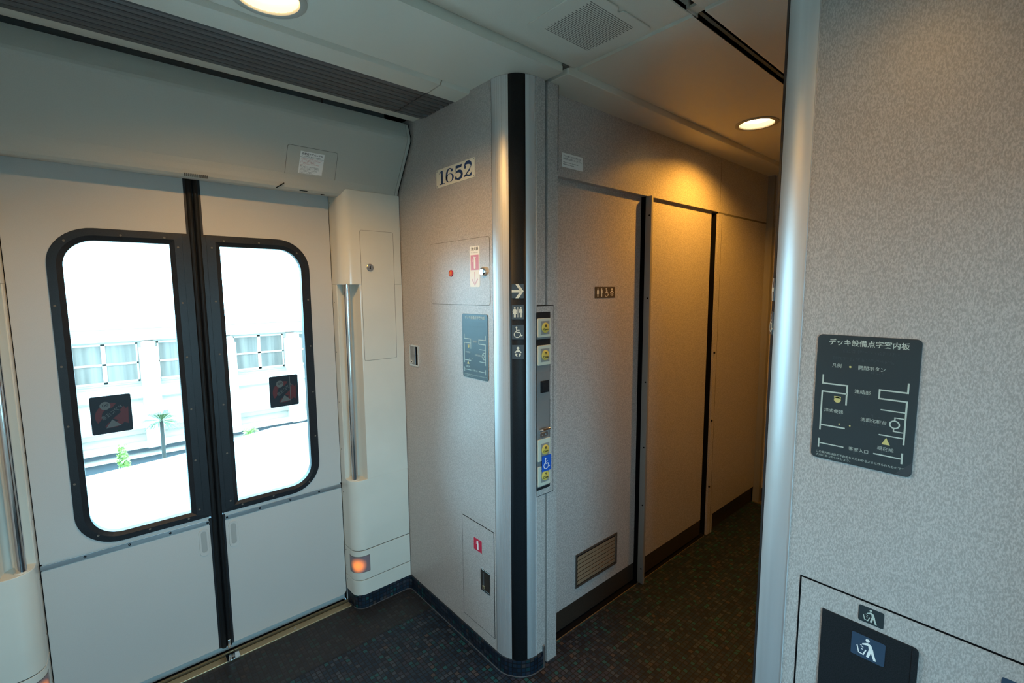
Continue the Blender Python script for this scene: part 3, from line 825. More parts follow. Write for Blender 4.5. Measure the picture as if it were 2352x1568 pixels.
# ================================================================ DOOR PILLARS WITH GRAB RAILS
sideX = .809
ARC = [(.862-.053*cos(a*pi/2/8), 2.098-.053*sin(a*pi/2/8)) for a in range(9)]
FULL = [(sideX-.002, 2.166), (sideX, 2.11)] + ARC + [(1.0925, 2.045), (1.0925, 2.168), (sideX+.02, 2.168)]
NOTCH = [(sideX-.002, 2.166), (sideX-.0005, 2.122), (.8115, 2.1185), (.836, 2.131), (.856, 2.131), (.870, 2.122), (.878, 2.107), (.882, 2.085), (.8835, 2.060), (.886, 2.0465), (.890, 2.045), (1.0925, 2.045), (1.0925, 2.168), (sideX+.02, 2.168)]
def pillar(n, label, mirror):
    mx = (lambda x: x) if not mirror else (lambda x: 2*XC-x)
    t = empty('door_pillar', (mx(.95), 2.10, .06), label, 'pillar')
    def pz(poly, z0, z1, name, mat, par=t, bev=0, sm=False):
        pts = [(mx(x), y) for x, y in poly]
        if mirror: pts = pts[::-1]
        b = B(); b.prz(pts, z0, z1); o = b.build(name, mat, par, bevel=bev)
        for p in o.data.polygons: p.use_smooth = abs(p.normal.z) < .5
        o.data.set_sharp_from_angle(angle=math.radians(30))
        return o
    pz(FULL, 1.533, 1.944, 'upper_shell', M['pillar'], bev=.0015)
    pz(NOTCH, .628, 1.533, 'recess_shell', M['pillar'])
    pz(FULL, .288, .628, 'lower_shell', M['pillar'], bev=.0015)
    pz(FULL, .141, .285, 'lamp_band', M['pillar'], bev=.0008)
    pz(FULL, .064, .138, 'foot_band', M['pillar'], bev=.0008)
    inner = [(x+(.003 if x < 1 else 0), y+.003) for x, y in FULL]
    pz(inner, .062, .30, 'joint_core', M['gap'])
    # service cover with lock
    f_ = fy(0, 2.045, 0)
    def R(x0, x1): return (min(mx(x0), mx(x1)), max(mx(x0), mx(x1)))
    a, c = R(.894, 1.056)
    b = B(); ring_outline(b, f_, rrect(a, 1.186, c, 1.774, .008, 4), .0011, -.001, .0006); b.build('cover_joint', M['joint'], t)
    b = B(); b.fr(f_, rrect(a+.0015, 1.1875, c-.0015, 1.7725, .007, 4), -.001, .0009); cv = b.build('service_cover', M['pillar'], t)
    lx = mx(.936)
    b = B(); b.lathe(frame((lx, 2.0441, 1.610), (1, 0, 0), (0, 0, 1)), [(.0165, 0), (.0165, .003), (.014, .005), (.0095, .005), (.009, .003), (.0075, .0045), (.003, .0045)], close=True); b.build('lock', M['dullsteel'], cv)
    b = B(); b.fr(fy(lx, 2.0394, 1.610), [(-.001, -.007), (.0025, -.007), (.0015, .0), (.0035, .003), (.0, .006), (-.0035, .003), (-.001, 0)], 0, .0006); b.build('keyhole', M['gap'], cv)
    # edge screws on the door side
    b = B(); fs = frame((mx(sideX-.001), 2.150, 0), (0, -1, 0), (0, 0, 1)) if not mirror else frame((mx(sideX-.001), 2.150, 0), (0, 1, 0), (0, 0, 1))
    for z in (1.895, 1.686, 1.453, 1.225, .99, .765, .555, .36, .265, .185, .115): screw(b, fs, 0, z, .0032, h=.0006)
    b.build('screw', M['gap'], t, kind='stuff')
    # foot lamp wrapping the corner
    path = [(sideX-.0006, 2.096+.012), (sideX-.0006, 2.10)] + [(.862-.0538*cos(k*pi/2/8), 2.098-.0538*sin(k*pi/2/8)) for k in range(9)] + [(.878, 2.0442)]
    pp = [(mx(x), y) for x, y in path]
    b = B(); b.strip(pp, .181, .257); b.build('foot_lamp', M['footlens' if not mirror else 'footlens2'], t)
    pq = [(mx(x), y) for x, y in [(sideX-.0003, 2.110), (sideX-.0003, 2.10)] + [(.862-.0534*cos(k*pi/2/8), 2.098-.0534*sin(k*pi/2/8)) for k in range(9)] + [(.8805, 2.0446)]]
    b = B(); b.strip(pq, .1785, .2595); b.build('lamp_bezel', M['joint'], t)
    return t
f2 = fl.copy(); f2.name = 'foot_lamp_lens_left'; M['footlens2'] = f2
for nd in f2.node_tree.nodes:
    if nd.type == 'MAPPING': nd.inputs['Location'].default_value = (-(2*XC-.829), -2.062, -.214)
# object-space coordinates are relative to the pillar base
for m_, bx in ((fl, .95), (f2, 2*XC-.95)):
    for nd in m_.node_tree.nodes:
        if nd.type == 'MAPPING':
            l_ = nd.inputs['Location'].default_value
            nd.inputs['Location'].default_value = (l_[0]+bx, l_[1]+2.10, l_[2]+.06)
pR = pillar(0, 'white rounded pillar right of the sliding doors with lock cover and lit foot lamp', False)
pL = pillar(1, 'white rounded pillar cut off by the left edge of the picture beside the sliding doors', True)
for mir, lab in ((False, 'vertical steel grab rail in the recess of the right door pillar'), (True, 'vertical steel grab rail at the left edge of the picture')):
    x = .838 if not mir else 2*XC-.838
    t = empty('grab_rail', (x, 2.078, .628), lab, 'grab rail')
    b = B(); b.tube([(x, 2.078, .6285), (x, 2.078, 1.5325)], .0135, 24); b.build('bar', M['steel'], t)
    b = B(); b.lathe(frame((x, 2.078, .6282), (1, 0, 0), (0, 1, 0)), [(.018, 0), (.017, .002), (.0138, .0025)], n=24); b.build('collar', M['pillar'], t)
for o in (pR, pL):
    c = copy_tree(o); p = WO[o]; c.location = (2*XC-p.x, 1.63-p.y, p.z); c.rotation_euler = (0, 0, pi)
    c['label'] = 'white rounded door pillar behind the camera, ' + ('near the corridor' if o is pL else 'away from the corridor')

# ================================================================ BULKHEAD BLOCK (wall_front) with metal corner
YB = 1.235
b = B()
wallpath = [(XB, 2.20)] + [(XB, 1.354)] + [colpt(d2(a)) for a in range(5, 90, 5)] + [(1.197, YB), (1.243, YB), (1.243, YB+.03), (1.243, 2.20)]
b.prz(wallpath[::-1], .0, ZL+.02); b.build('wall_front', M['lam'], kind='structure')
# anodised corner column: two metal halves and a black sign strip between
def column(path_fn, a0, a1, z0, z1, off, name, mat, root, yend=None, first=None):
    pts = []
    n = max(4, int((a1-a0)/2))
    for k in range(n+1):
        th = d2(a0+(a1-a0)*k/n); pts.append(path_fn(th))
    if first: pts = [first]+pts
    if yend: pts = pts+[yend]
    # outward offset
    out = []
    for i, p in enumerate(pts):
        a = Vector(pts[max(i-1, 0)]); e = Vector(pts[min(i+1, len(pts)-1)]); t = (e-a).normalized()
        out.append((p[0]+off[0]*t.y*off[1], p[1]-off[0]*t.x*off[1]))
    b = B(); b.prz(out+pts[::-1], z0, z1); o = b.build(name, mat, root)
    for p in o.data.polygons: p.use_smooth = abs(p.normal.z) < .5
    o.data.set_sharp_from_angle(angle=math.radians(38))
    return o, out
cr = empty('corner_column', (1.14, 1.27, .066), 'satin metal corner column with a black sign strip on the middle bulkhead', 'column')
column(colpt, 0, 33.5, .066, ZL-.002, (.003, -1), 'metal_cladding', M['alu'], cr, first=(XB, 1.356))
column(colpt, 66, 90, .066, ZL-.002, (.003, -1), 'metal_cladding', M['alu'], cr, yend=(1.198, YB))
pa, pb = Vector(colpt(d2(33.5))), Vector(colpt(d2(66)))
b = B(); nn = Vector(((pb-pa).y, -(pb-pa).x)).normalized()
if nn.dot(-(pa+pb)) < 0: nn = -nn
bulge = [pa+(pb-pa)*t+nn*(.0085*4*t*(1-t)) for t in (0, .2, .4, .6, .8, 1)]
b.prz([tuple(p+nn*.0018) for p in bulge]+[tuple(p) for p in (pb-nn*.004, pa-nn*.004)], .056, ZL-.002)
o = b.build('sign_strip', M['black'], cr)
for p in o.data.polygons: p.use_smooth = abs(p.normal.z) < .5
# direction tiles on the strip
mc = (pa+pb)/2; uu = (pb-pa).normalized()
def strip_sign(z0, z1, kind, label, cat='sign', w=.0215, f=None, name='direction_sign', mat='sign_grey'):
    fs = f or frame((mc.x+nn.x*.0106, mc.y+nn.y*.0106, (z0+z1)/2), (uu.x, uu.y, 0), (0, 0, 1))
    t = empty(name, fs(0, -(z1-z0)/2, 0), label, cat)
    h = z1-z0
    b = B(); b.fr(fs, rrect(-w, -h/2, w, h/2, .0015, 3), -.0015, .0006); b.build('plate', M[mat], t)
    P = Print(fs, .0009)
    if kind == 'arrow': pic_arrow(P, 0, 0, 2*w*.98*(-1 if f else 1), h*.98, 'cream')
    if kind == 'toilet':
        pic_woman(P, -w*.5, 0, h*.72, 'cream'); pic_man(P, w*.5, 0, h*.72, 'cream'); P.rect(-w*.04, -h*.36, w*.05, h*.36, 'cream')
    if kind == 'wheel': pic_wheel(P, -w*.05, 0, h*.78, 'cream')
    if kind == 'baby': pic_baby(P, 0, 0, h*.76, 'cream')
    P.build('pictogram', t)
    return t
strip_sign(1.4732, 1.5242, 'arrow', 'white right-pointing arrow tile, topmost on the black strip of the middle column')
strip_sign(1.3983, 1.4498, 'toilet', 'woman and man toilet pictogram tile under the arrow on the middle column')
strip_sign(1.3258, 1.3779, 'wheel', 'white wheelchair pictogram tile on the black strip of the middle column')
strip_sign(1.2542, 1.3052, 'baby', 'white baby pictogram tile, lowest on the black strip of the middle column')

# baseboards of the block
BH = .066
basepath = [(sideX+.004, 2.17), (sideX+.004, 2.10)] + [(.862-.049*cos(a*pi/2/8), 2.092-.049*sin(a*pi/2/8)) for a in range(9)] + [(1.070, 2.043), (1.082, 2.036), (1.088, 2.022), (1.089, 1.36)] + [(1.2-.111*cos(d2(a)), 1.345-.117*sin(d2(a))) for a in range(5, 91, 5)] + [(1.232, 1.228)]
b = B(); b.strip(basepath, .0, BH)
inner = [(x+.01, y+.01) for x, y in basepath]
b.add([(x, y, BH) for x, y in basepath]+[(x, y, BH) for x, y in inner], [(i, i+1, len(inner)+i+1, len(inner)+i) for i in range(len(inner)-1)])
b.build('baseboard_front', M['base'], kind='structure')
b = B(); b.tube([(x-.002 if x < 1.1 else x, y-.002, .0) for x, y in basepath[2:]], .0028, 8); b.build('baseboard_bead', M['bead'], kind='structure')
lpath = [(2*XC-x, y) for x, y in basepath[:12]] + [(2*XC-1.089, 2.03)]
b = B(); b.strip(lpath, 0, BH); b.build('baseboard_left', M['base'], kind='structure')

# car number plate
pl = empty('number_plate', (XB, 1.586, 1.925), 'cream enamel plate with blue serif numerals 1652 on the middle bulkhead', 'sign')
f_ = fx(XB, 1.719, 1.925); W_, H_ = .2655, .072
b = B(); b.fr(f_, rrect(0, 0, W_, H_, .004), 0, .0022); b.build('plate', M['cream'], pl, bevel=.0008)
b = B()
for x in (.006, W_-.006):
    for y in (.006, H_-.006): screw(b, lambda a, c, h: f_(a, c, h+.0022), x, y, .0025, h=.0008)
b.build('rivet', M['dullsteel'], pl, kind='stuff')
P = Print(lambda a, c, h=0: f_(a, c, h), .0024)
def dig1(x, y, w, h):
    P.rect(x+.42*w, y, x+.64*w, y+h, 'blue'); P.rect(x+.22*w, y, x+.84*w, y+.06*h, 'blue')
    P.poly([(x+.42*w, y+h), (x+.42*w, y+.88*h), (x+.20*w, y+.80*h), (x+.20*w, y+.84*h)], 'blue')
def vs(pts, ws): P.line(pts, 0, 'blue', ws=ws)
def dig6(x, y, w, h):
    n = 28; A = []; C = []
    for k in range(n+1):
        a = 2*pi*k/n; th = .17*w*abs(cos(a))**1.2+.03*w
        A.append((x+.5*w+.46*w*cos(a), y+.31*h+.31*h*sin(a))); C.append((x+.5*w+(.46*w-th)*cos(a), y+.31*h+(.31*h-.035*h-.04*h*abs(cos(a)))*sin(a)))
    P.band(A, C, 'blue')
    pts = [(x+.5*w+.37*w*cos(a)*1.0, y+.42*h+.555*h*sin(a)) for a in [pi-k*.66*pi/14 for k in range(15)]]
    vs(pts, [.19*w]*4+[.19*w-.13*w*min(1, k/6) for k in range(11)])
    P.circ(x+.76*w, y+.82*h, .10*w, 'blue')
    P.rect(x+.04*w, y+.28*h, x+.22*w, y+.46*h, 'blue')
def dig5(x, y, w, h):
    P.poly([(x+.16*w, y+h), (x+.20*w, y+.80*h), (x+.78*w, y+.80*h), (x+.90*w, y+h)], 'blue')
    P.rect(x+.16*w, y+.50*h, x+.22*w, y+.95*h, 'blue')
    pts = [(x+.45*w+.38*w*cos(a), y+.31*h+.27*h*sin(a)) for a in [pi*.78-k*1.52*pi/22 for k in range(23)]]
    vs(pts, [.05*w+.17*w*max(0, sin(pi*(k/22)))**.8 for k in range(23)])
    P.circ(x+.17*w, y+.15*h, .10*w, 'blue')
def dig2(x, y, w, h):
    pts = [(x+.47*w+.35*w*cos(a), y+.73*h+.24*h*sin(a)) for a in [pi*.95-k*1.15*pi/16 for k in range(17)]]
    pts += [(x+.62*w, y+.42*h), (x+.40*w, y+.27*h), (x+.16*w, y+.10*h)]
    vs(pts, [.05*w+.17*w*sin(pi*min(1, k/15)) for k in range(17)]+[.12*w, .09*w, .06*w])
    P.circ(x+.20*w, y+.70*h, .10*w, 'blue')
    P.poly([(x+.06*w, y+.02*h), (x+.14*w, y+.17*h), (x+.36*w, y+.19*h), (x+.62*w, y+.10*h), (x+.84*w, y+.24*h), (x+.90*w, y+.24*h), (x+.84*w, y), (x+.66*w, y-.01*h), (x+.35*w, y+.06*h)], 'blue')
for fn, x in ((dig1, .010), (dig6, .068), (dig5, .131), (dig2, .192)): fn(x, .009, .062, .054)
P.build('numerals', pl)

# upper hatch with extinguisher label
def hatch(y0, y1, z0, z1, r, label, name='hatch_cover', gw=.0016, par_x=XB, mat='lam', gap='joint', proud=.0012, corners=(1, 1, 1, 1)):
    t = empty(name, (par_x, (y0+y1)/2, z0), label, 'hatch')
    f_ = fx(par_x, y0, z0); w, h = y0-y1, z1-z0
    b = B(); b.fr(f_, rrect(0, 0, w, h, r, 5, corners), 0, .0006); b.build('joint', M[gap], t)
    b = B(); b.fr(f_, rrect(gw, gw, w-gw, h-gw, max(r-gw, .0005), 5, corners), 0, proud); o = b.build('cover', M[mat], t)
    return t, f_
hatch(1.784, 1.3715, 1.4455, 1.7015, .012, 'laminate equipment hatch with amber lamp, red arrow label and keylock above the braille map', 'equipment_hatch')
t = empty('pilot_lamp', (XB, 1.625, 1.573), 'small orange pilot lamp on the equipment hatch', 'lamp')
f_ = fx(XB-.0012, 1.625, 1.573)
b = B(); b.lathe(f_, [(.0125, 0), (.012, .003), (.0095, .004), (.009, .0035), (.006, .006), (.001, .007)], n=20); b.build('lens', [M['amber']], t)
b = B(); b.lathe(f_, [(.0140, 0), (.0135, .0035), (.0105, .0042)], n=20); b.f.pop(); b.m.pop(); b.sm.pop(); b.build('bezel', M['red'], t)
t = empty('cylinder_lock', (XB, 1.405, 1.573), 'round chrome key lock at the right edge of the equipment hatch', 'lock')
f_ = fx(XB-.0012, 1.405, 1.573)
b = B(); b.lathe(f_, [(.0165, 0), (.0165, .008), (.014, .012), (.009, .0125), (.002, .0125)], n=28); b.build('barrel', M['chrome'], t)
b = B(); b.fr(lambda a, c, h: f_(a, c, h+.0125), [(-.004, -.001), (.001, -.001), (.004, -.003), (.004, .003), (.001, .001), (-.004, .001)], 0, .0005); b.build('keyhole', M['gap'], t)
t = empty('extinguisher_label', (XB, 1.4635, 1.5155), 'white vertical label with red extinguisher symbol and down arrow on the equipment hatch', 'sticker')
f_ = fx(XB-.0012, 1.4945, 1.5155); w, h = .0622, .155
b = B(); b.fr(f_, rrect(0, 0, w, h, .004), 0, .0006); b.build('backing', M['white'], t)
P = Print(f_, .0009)
P.text('消火器', .008, .1385, .055, .1515, 'black_ink', bold=.01)
P.text('Fire extinguisher', .009, .1290, .054, .1320, 'black_ink')
P.rect(.006, .065, .0565, .122, 'pink'); 
P.c = .0011; pic_ext(P, .031, .093, .050, 'white'); P.c = .0009
P.rect(.0285, .018, .0335, .058, 'lightpink'); P.line([(.012, .031), (.031, .009), (.050, .031)], .006, 'lightpink')
P.build('print', t)

# braille deck maps -----------------------------------------------------------------
def deck_map(y0, z0, w, h, label, name, variant):
    t = empty(name, (XB, y0-w/2, z0), label, 'sign')
    f_ = fx(XB, y0, z0)
    b = B(); b.fr(f_, rrect(0, 0, w, h, .009), 0, .0025); b.build('plate', M['sign_dark'], t, bevel=.0006)
    fr2 = lambda a, c, k=0: f_(a*w, c*h, k)
    asp = w/h
    P = Print(lambda a, c, k=0: f_(a*w, c*w, k), .0028)      # uniform units: v in widths
    H = h/w
    k = 'pale'; lw = .017
    def U(p): return (p[0], p[1]*H)
    def ln(pts, wd=lw): P.line([U(p) for p in pts], wd, k)
    def tx(s, x0, yt, x1, yb, kk=k, bold=.0): P.text(s, x0, yb*H, x1, yt*H, kk, bold=bold)
    tx('デッキ設備点字案内板', .125, .970, .895, .920, bold=.012)
    if variant == 0:
        tx('凡例', .171, .778, .267, .746); tx('開閉ボタン', .438, .778, .694, .746)
        P.circ(.357, .761*H, .012, 'yellow_ink')
    Bx = Print(lambda a, c, kx=0: f_(a*w, c*w, kx), .0030)
    rnd = random.Random(7)
    def braille(x0, x1, y, n):
        for i in range(n):
            cx = x0+(x1-x0)*i/n
            for a in (0, 1):
                for c in (0, 1, 2):
                    if rnd.random() < .45: Bx.circ(cx+a*.011, y*H+c*.013, .0042, 'braille')
    rows = [(.28, .83, .872, 20), (.18, .79, .812, 24), (.44, .70, .727, 9), (.42, .57, .545, 6), (.13, .32, .372, 8), (.53, .74, .335, 8), (.53, .74, .398, 6), (.67, .83, .145, 7), (.40, .60, .095, 8)]
    if variant: rows = [(.22, .85, .850, 22), (.16, .84, .800, 24), (.20, .75, .755, 20), (.13, .32, .372, 8), (.53, .74, .335, 8), (.53, .74, .398, 6), (.14, .30, .145, 6), (.40, .60, .095, 8)]
    for r_ in rows: braille(*r_)
    ln([(.084, .682), (.084, .612), (.341, .612), (.341, .458)]); ln([(.341, .547), (.084, .547), (.084, .231)])
    P.poly([U(p) for p in [(.213, .520), (.284, .520), (.284, .505), (.213, .505)]], 'yellow_ink'); P.circ(.249, .493*H, .036, 'yellow_ink')
    tx('洋式便器', .118, .415, .318, .385); ln([(.09, .275), (.346, .275)])
    for x in (.285, .394): P.circ(x, .303*H, .009, 'yellow_ink')
    tx('連結部', .417, .595, .572, .563)
    ln([(.911, .683), (.911, .612), (.656, .612), (.656, .547), (.909, .547), (.909, .230)])
    ln([(.679, .4655), (.902, .4655)], .013)
    tx('洗面化粧台', .495, .386, .743, .357)
    ln([(.898, .420), (.815, .420), (.815, .400)], .012); P.ring(.816, .369*H, .036, .050, k); ln([(.811, .340), (.811, .3185), (.898, .3185)], .012)
    ln([(.679, .277), (.897, .277)], .013)
    if variant == 0:
        P.poly([U(p) for p in [(.710, .208), (.790, .208), (.750, .262)]], 'yellow_ink'); tx('現在地', .674, .190, .827, .160)
    else:
        P.poly([U(p) for p in [(.175, .215), (.275, .215), (.225, .265)]], 'yellow_ink'); tx('現在地', .150, .190, .300, .158)
    ln([(.080, .162), (.080, .088)]); ln([(.082, .1245), (.345, .1245)], .014)
    tx('客室入口', .398, .141, .592, .111)
    ln([(.642, .125), (.903, .125)], .014); ln([(.905, .168), (.905, .089)])
    tx('この案内板は目の不自由な人にわかるように作られたものです。', .060, .062, .949, .043)
    tx('大切にあつかいましょう。', .060, .036, .425, .018)
    P.build('print', t, kind='stuff'); Bx.build('braille_dots', t, kind='stuff')
    if variant == 0:
        b = B(); b.fr(f_, [(w*.853, h*.004), (w*.96, h*.004), (w*.995, h*.03), (w*.998, h*.113)], .0025, .0029); b.build('tape_corner', M['sign_grey'], t)
    return t
deck_map(1.5525, 1.157, .1655, .2545, 'pale-looking tactile deck map sign beside the metal column on the middle bulkhead', 'deck_map', 1)
deck_map(.3054, 1.1544, .162, .2545, 'large dark tactile deck map sign on the near right-hand bulkhead', 'deck_map', 0)

# slam lock
t = empty('flush_lock', (XB, 1.948, 1.153), 'small chrome flush lock plate beside the door pillar', 'lock')
f_ = fx(XB, 1.988, 1.152); w, h = .081, .100
b = B()
ring_outline(b, f_, rrect(0, 0, w, h, .005), .007, 0, .003); b.build('bezel', M['chrome'], t, bevel=.0006)
b = B(); b.fr(f_, rect(.006, .006, w-.006, h-.006), 0, .0004); b.build('recess', M['gap'], t)
b = B(); b.fr(f_, rrect(.007, .007, .053, h-.006, .003), .0004, .0026); b.build('lever', M['dullsteel'], t, bevel=.001)
b = B(); b.lathe(f_, [(.009, .0026), (.009, .0045), (.002, .0045)], .021, .018); b.build('cylinder', M['chrome'], t)
b = B(); b.fr(f_, circ(.021, .019, .003), .0045, .0049); b.build('keyhole', M['gap'], t)

# lower extinguisher locker door
t, f_ = hatch(1.5815, 1.366, .1105, .5605, .001, 'tall laminate locker door with fire extinguisher symbol low on the middle bulkhead', 'extinguisher_locker', gw=.0028, gap='gap', corners=(0, 0, 0, 0), proud=.0015)
t = empty('extinguisher_symbol', (XB, 1.4717, .4396), 'small red square extinguisher sticker on the low locker door', 'sticker')
f_ = fx(XB-.0015, 1.4983, .4396)
b = B(); b.fr(f_, rect(0, 0, .0532, .051), 0, .0006); b.build('backing', M['red'], t)
P = Print(f_, .0009); pic_ext(P, .027, .0255, .042, 'white'); P.build('print', t)
t = empty('recessed_handle', (XB, 1.4215, .284), 'recessed steel pull handle of the low locker door', 'handle')
f_ = fx(XB-.0015, 1.4523, .2842); w, h = .0615, .0915
b = B(); ring_outline(b, f_, rrect(0, 0, w, h, .003), .004, 0, .0025); b.fr(f_, rect(.002, h-.006, w-.002, h), 0, .004); b.build('rim', M['chrome'], t, bevel=.0006)
b = B(); b.fr(f_, rect(.003, .003, w-.003, h-.003), 0, .0008); b.build('dish', M['kick'], t)
b = B(); b.fr(f_, rrect(.015, .018, .021, h-.012, .002), .0008, .003); b.build('lever', M['dullsteel'], t)
b = B(); b.fr(f_, rrect(.012, .010, .025, .024, .003), .0008, .005); b.build('catch', M['brass'], t, bevel=.001)

# ================================================================ SWITCH PANEL AND PILASTER BESIDE THE COLUMN
b = B(); b.box(1.243, 1.258, YB+.022, YB+.04, 0, ZL); b.build('trim_1', M['joint'], kind='structure')
b = B(); b.box(1.258, 1.312, YB, YB+.12, .0, ZL); b.build('trim_2', M['lam'], kind='structure', bevel=.0015)
b = B(); b.box(1.3095, 1.3125, YB-.0006, YB+.05, 1.94, ZL); b.build('pilaster_gap_shadow', M['gap'], kind='structure')  # dark strip painting the gap shadow onto the pilaster's right edge
b = B(); b.box(1.2575, 1.313, YB-.0012, YB+.001, .0, .0045); b.box(1.229, 1.239, YB-.008, YB+.01, 0, .09); b.build('trim_3', M['dullsteel'], kind='structure')
b = B(); b.box(1.258, 1.36, YB+.12, YB+.14, 0, ZL+.02); b.build('trim_4', M['lam'], kind='structure')
sw = empty('switch_panel', (1.24, YB, .72), 'tall narrow control panel with yellow open and close buttons beside the metal column', 'control panel')
f_ = fy(0, YB, 0)
b = B(); b.fr(f_, rect(1.198, .7195, 1.2868, 1.4435), -.02, .0015); b.build('surround', M['lam'], sw)
b = B(); b.fr(f_, rect(1.198, .717, 1.2895, .7195), 0, .001); b.fr(f_, rect(1.2868, .7195, 1.2890, 1.4465), 0, .001); b.fr(f_, rect(1.198, 1.4435, 1.289, 1.4468), 0, .001)
b.build('joint', M['gap'], sw)
b = B(); b.fr(f_, rect(1.198, .742, 1.270, 1.421), .0015, .0022); b.build('shadow_gap', M['gap'], sw)
b = B(); b.fr(f_, rect(1.198, .745, 1.2675, 1.4195), .0015, .0030); b.build('inner_plate', M['sw_back'], sw)
for z0, z1 in ((1.3958, 1.4198), (1.2947, 1.3214), (.7455, .7530)):
    b = B(); b.fr(f_, rect(1.198, z0, 1.2665, z1), .0030, .0036); b.build('dark_strip', M['black'], sw)
b = B(); b.fr(f_, rect(1.198, 1.0904, 1.2682, 1.1955), .003, .0042); b.build('square_plate', M['sw_back'], sw, bevel=.0006)
b = B(); b.fr(f_, rrect(1.2156, 1.1193, 1.2577, 1.1643, .002), .0042, .0090); b.fr(f_, rect(1.222, 1.126, 1.2515, 1.158), .009, .0105); b.build('black_button', M['black'], sw, bevel=.001)
for z0, z1, s in ((1.3285, 1.3988, 'Open'), (1.224, 1.2987, 'Close'), (.856, .9420, 'Open'), (.758, .8358, 'Close')):
    b = B(); b.fr(f_, rrect(1.2005, z0, 1.2662, z1, .003), .003, .0085); bt = b.build('button_plate', M['btn'], sw, bevel=.002)
    zc = (z0+z1)/2
    b = B(); b.fr(f_, rect(1.2135, zc-.025, 1.2590, zc+.025), .0085, .0092); b.build('inlay', M['btn_in'], bt)
    b = B(); b.lathe(f_, [(.0190, .0092), (.0190, .0112), (.0175, .0122)], 1.2365, zc); b.build('push_button', M['yellow'], bt)
    P = Print(f_, .0125); P.text('開' if s == 'Open' else '閉', 1.2315, zc+.002, 1.2415, zc+.012, 'black_ink', bold=.02)
    P.text(s, 1.223, zc-.011, 1.250, zc-.002, 'black_ink', bold=.03); P.build('lettering', bt)
t = empty('wheelchair_sticker', (1.24, YB-.0123, .8155), 'blue wheelchair sticker between the two lower buttons of the control panel', 'sticker')
fw = fy(1.2403, YB-.0125, .8459)
b = B(); b.fr(fw, rrect(-.025, -.0304, .025, .0304, .003), 0, .0012); b.build('backing', M['signblue'], t)
P = Print(fw, .0015); pic_wheel(P, -.002, 0, .044, 'white'); P.build('pictogram', t)
t = empty('coat_hook', (1.234, YB, .947), 'small steel hook on the control panel above the lower buttons', 'hook')
b = B(); b.fr(f_, rrect(1.2125, .947, 1.256, .966, .004), .003, .0055)
for x in (1.225, 1.244): screw(b, lambda a, c, h: f_(a, c, h+.0055), x, .956, .004)
b.build('base', M['dullsteel'], t, bevel=.0008)
b = B(); b.tube([f_(1.211, .974, .004), f_(1.211, .978, .014), f_(1.214, .981, .019), f_(1.252, .981, .019), f_(1.256, .978, .014), f_(1.256, .974, .004)], .0045, 10); b.build('bar', M['chrome'], t)

# ================================================================ CORRIDOR: header, toilet doors, end wall
b = B()
b.box(1.30, XE, 1.29, 1.40, 1.94, ZL+.02)
b.build('wall_header', M['lam'], kind='structure')
b = B(); b.box(2.719, 2.7205, 1.2893, 1.2905, 1.94, ZL); b.box(1.3145, 1.3165, 1.2893, 1.2905, 1.94, ZL); b.box(XK+3.3, XE, 1.2893, 1.2903, 1.9385, 1.9402)
b.box(2.70, XE, 1.289, 1.2905, 1.930, 1.9385)
b.build('trim_5', M['joint'], kind='structure')
def corridor_door(n, x0, x1, y, kick=True, z1=1.955, k0=0.012):
    t = empty('door_%d' % n, ((x0+x1)/2, y, 0), kind='structure')
    b = B(); b.box(x0, x1, y, y+.035, .105, z1); b.build('door_panel', M['lam'], t)
    b = B(); b.box(x0, x1, y+.001, y+.03, k0, .105); b.build('kick_plate', M['kick'], t)
    return t
corridor_door(5, 1.30, 1.972, YW)
corridor_door(6, 2.002, 2.655, 1.306)
b = B(); b.box(1.30, 2.70, 1.345, 1.36, 0, 2.0); b.build('trim_6', M['gap'], kind='structure')
b = B(); b.box(1.31, 1.985, 1.289, 1.2925, 0, .003); b.box(2.0, 2.68, 1.289, 1.2915, 0, .002); b.build('trim_7', M['brass'], kind='structure')
b = B(); b.box(1.31, 2.69, 1.2925, 1.35, 0, .002); b.build('trim_16', M['gap'], kind='structure')
# steel jamb post
b = B(); b.box(1.986, 2.001, 1.268, 1.300, 0, 1.94); b.build('trim_8', M['post'], kind='structure', bevel=.001)
b = B(); b.box(1.988, 2.001, 1.300, 1.345, 0, 1.94); b.box(2.695, 2.6998, 1.298, 1.33, 0, 1.93); b.build('trim_17', M['gap'], kind='structure')
b = B()
fs = frame((1.986, 1.279, 0), (0, -1, 0), (0, 0, 1))
for z in (1.85, 1.46, 1.05, .72, .42, .08): screw(b, fs, .0, z, .004)
b.build('trim_9', M['gap'], kind='structure')
# fixed panel beyond the dark gap
b = B(); b.box(2.700, 2.765, 1.285, 1.33, 0, 1.93); b.box(2.765, XE-.03, 1.290, 1.33, .11, 1.93); b.build('wall_corridor', M['lam'], kind='structure')
b = B(); b.box(2.738, 2.740, 1.2842, 1.2855, 0, 1.93); b.build('trim_10', M['joint'], kind='structure')
b = B(); b.box(2.765, XE-.03, 1.300, 1.33, 0, .11); b.build('baseboard_corridor', M['kick'], kind='structure')
b = B()
fs = frame((2.704, 1.2845, 0), (1, 0, 0), (0, 0, 1))
for z in (1.13, .72, .31): b.lathe(fs, [(.006, 0), (.006, .006), (.002, .006)], 0, z, 12)
b.build('trim_11', M['gap'], kind='structure')
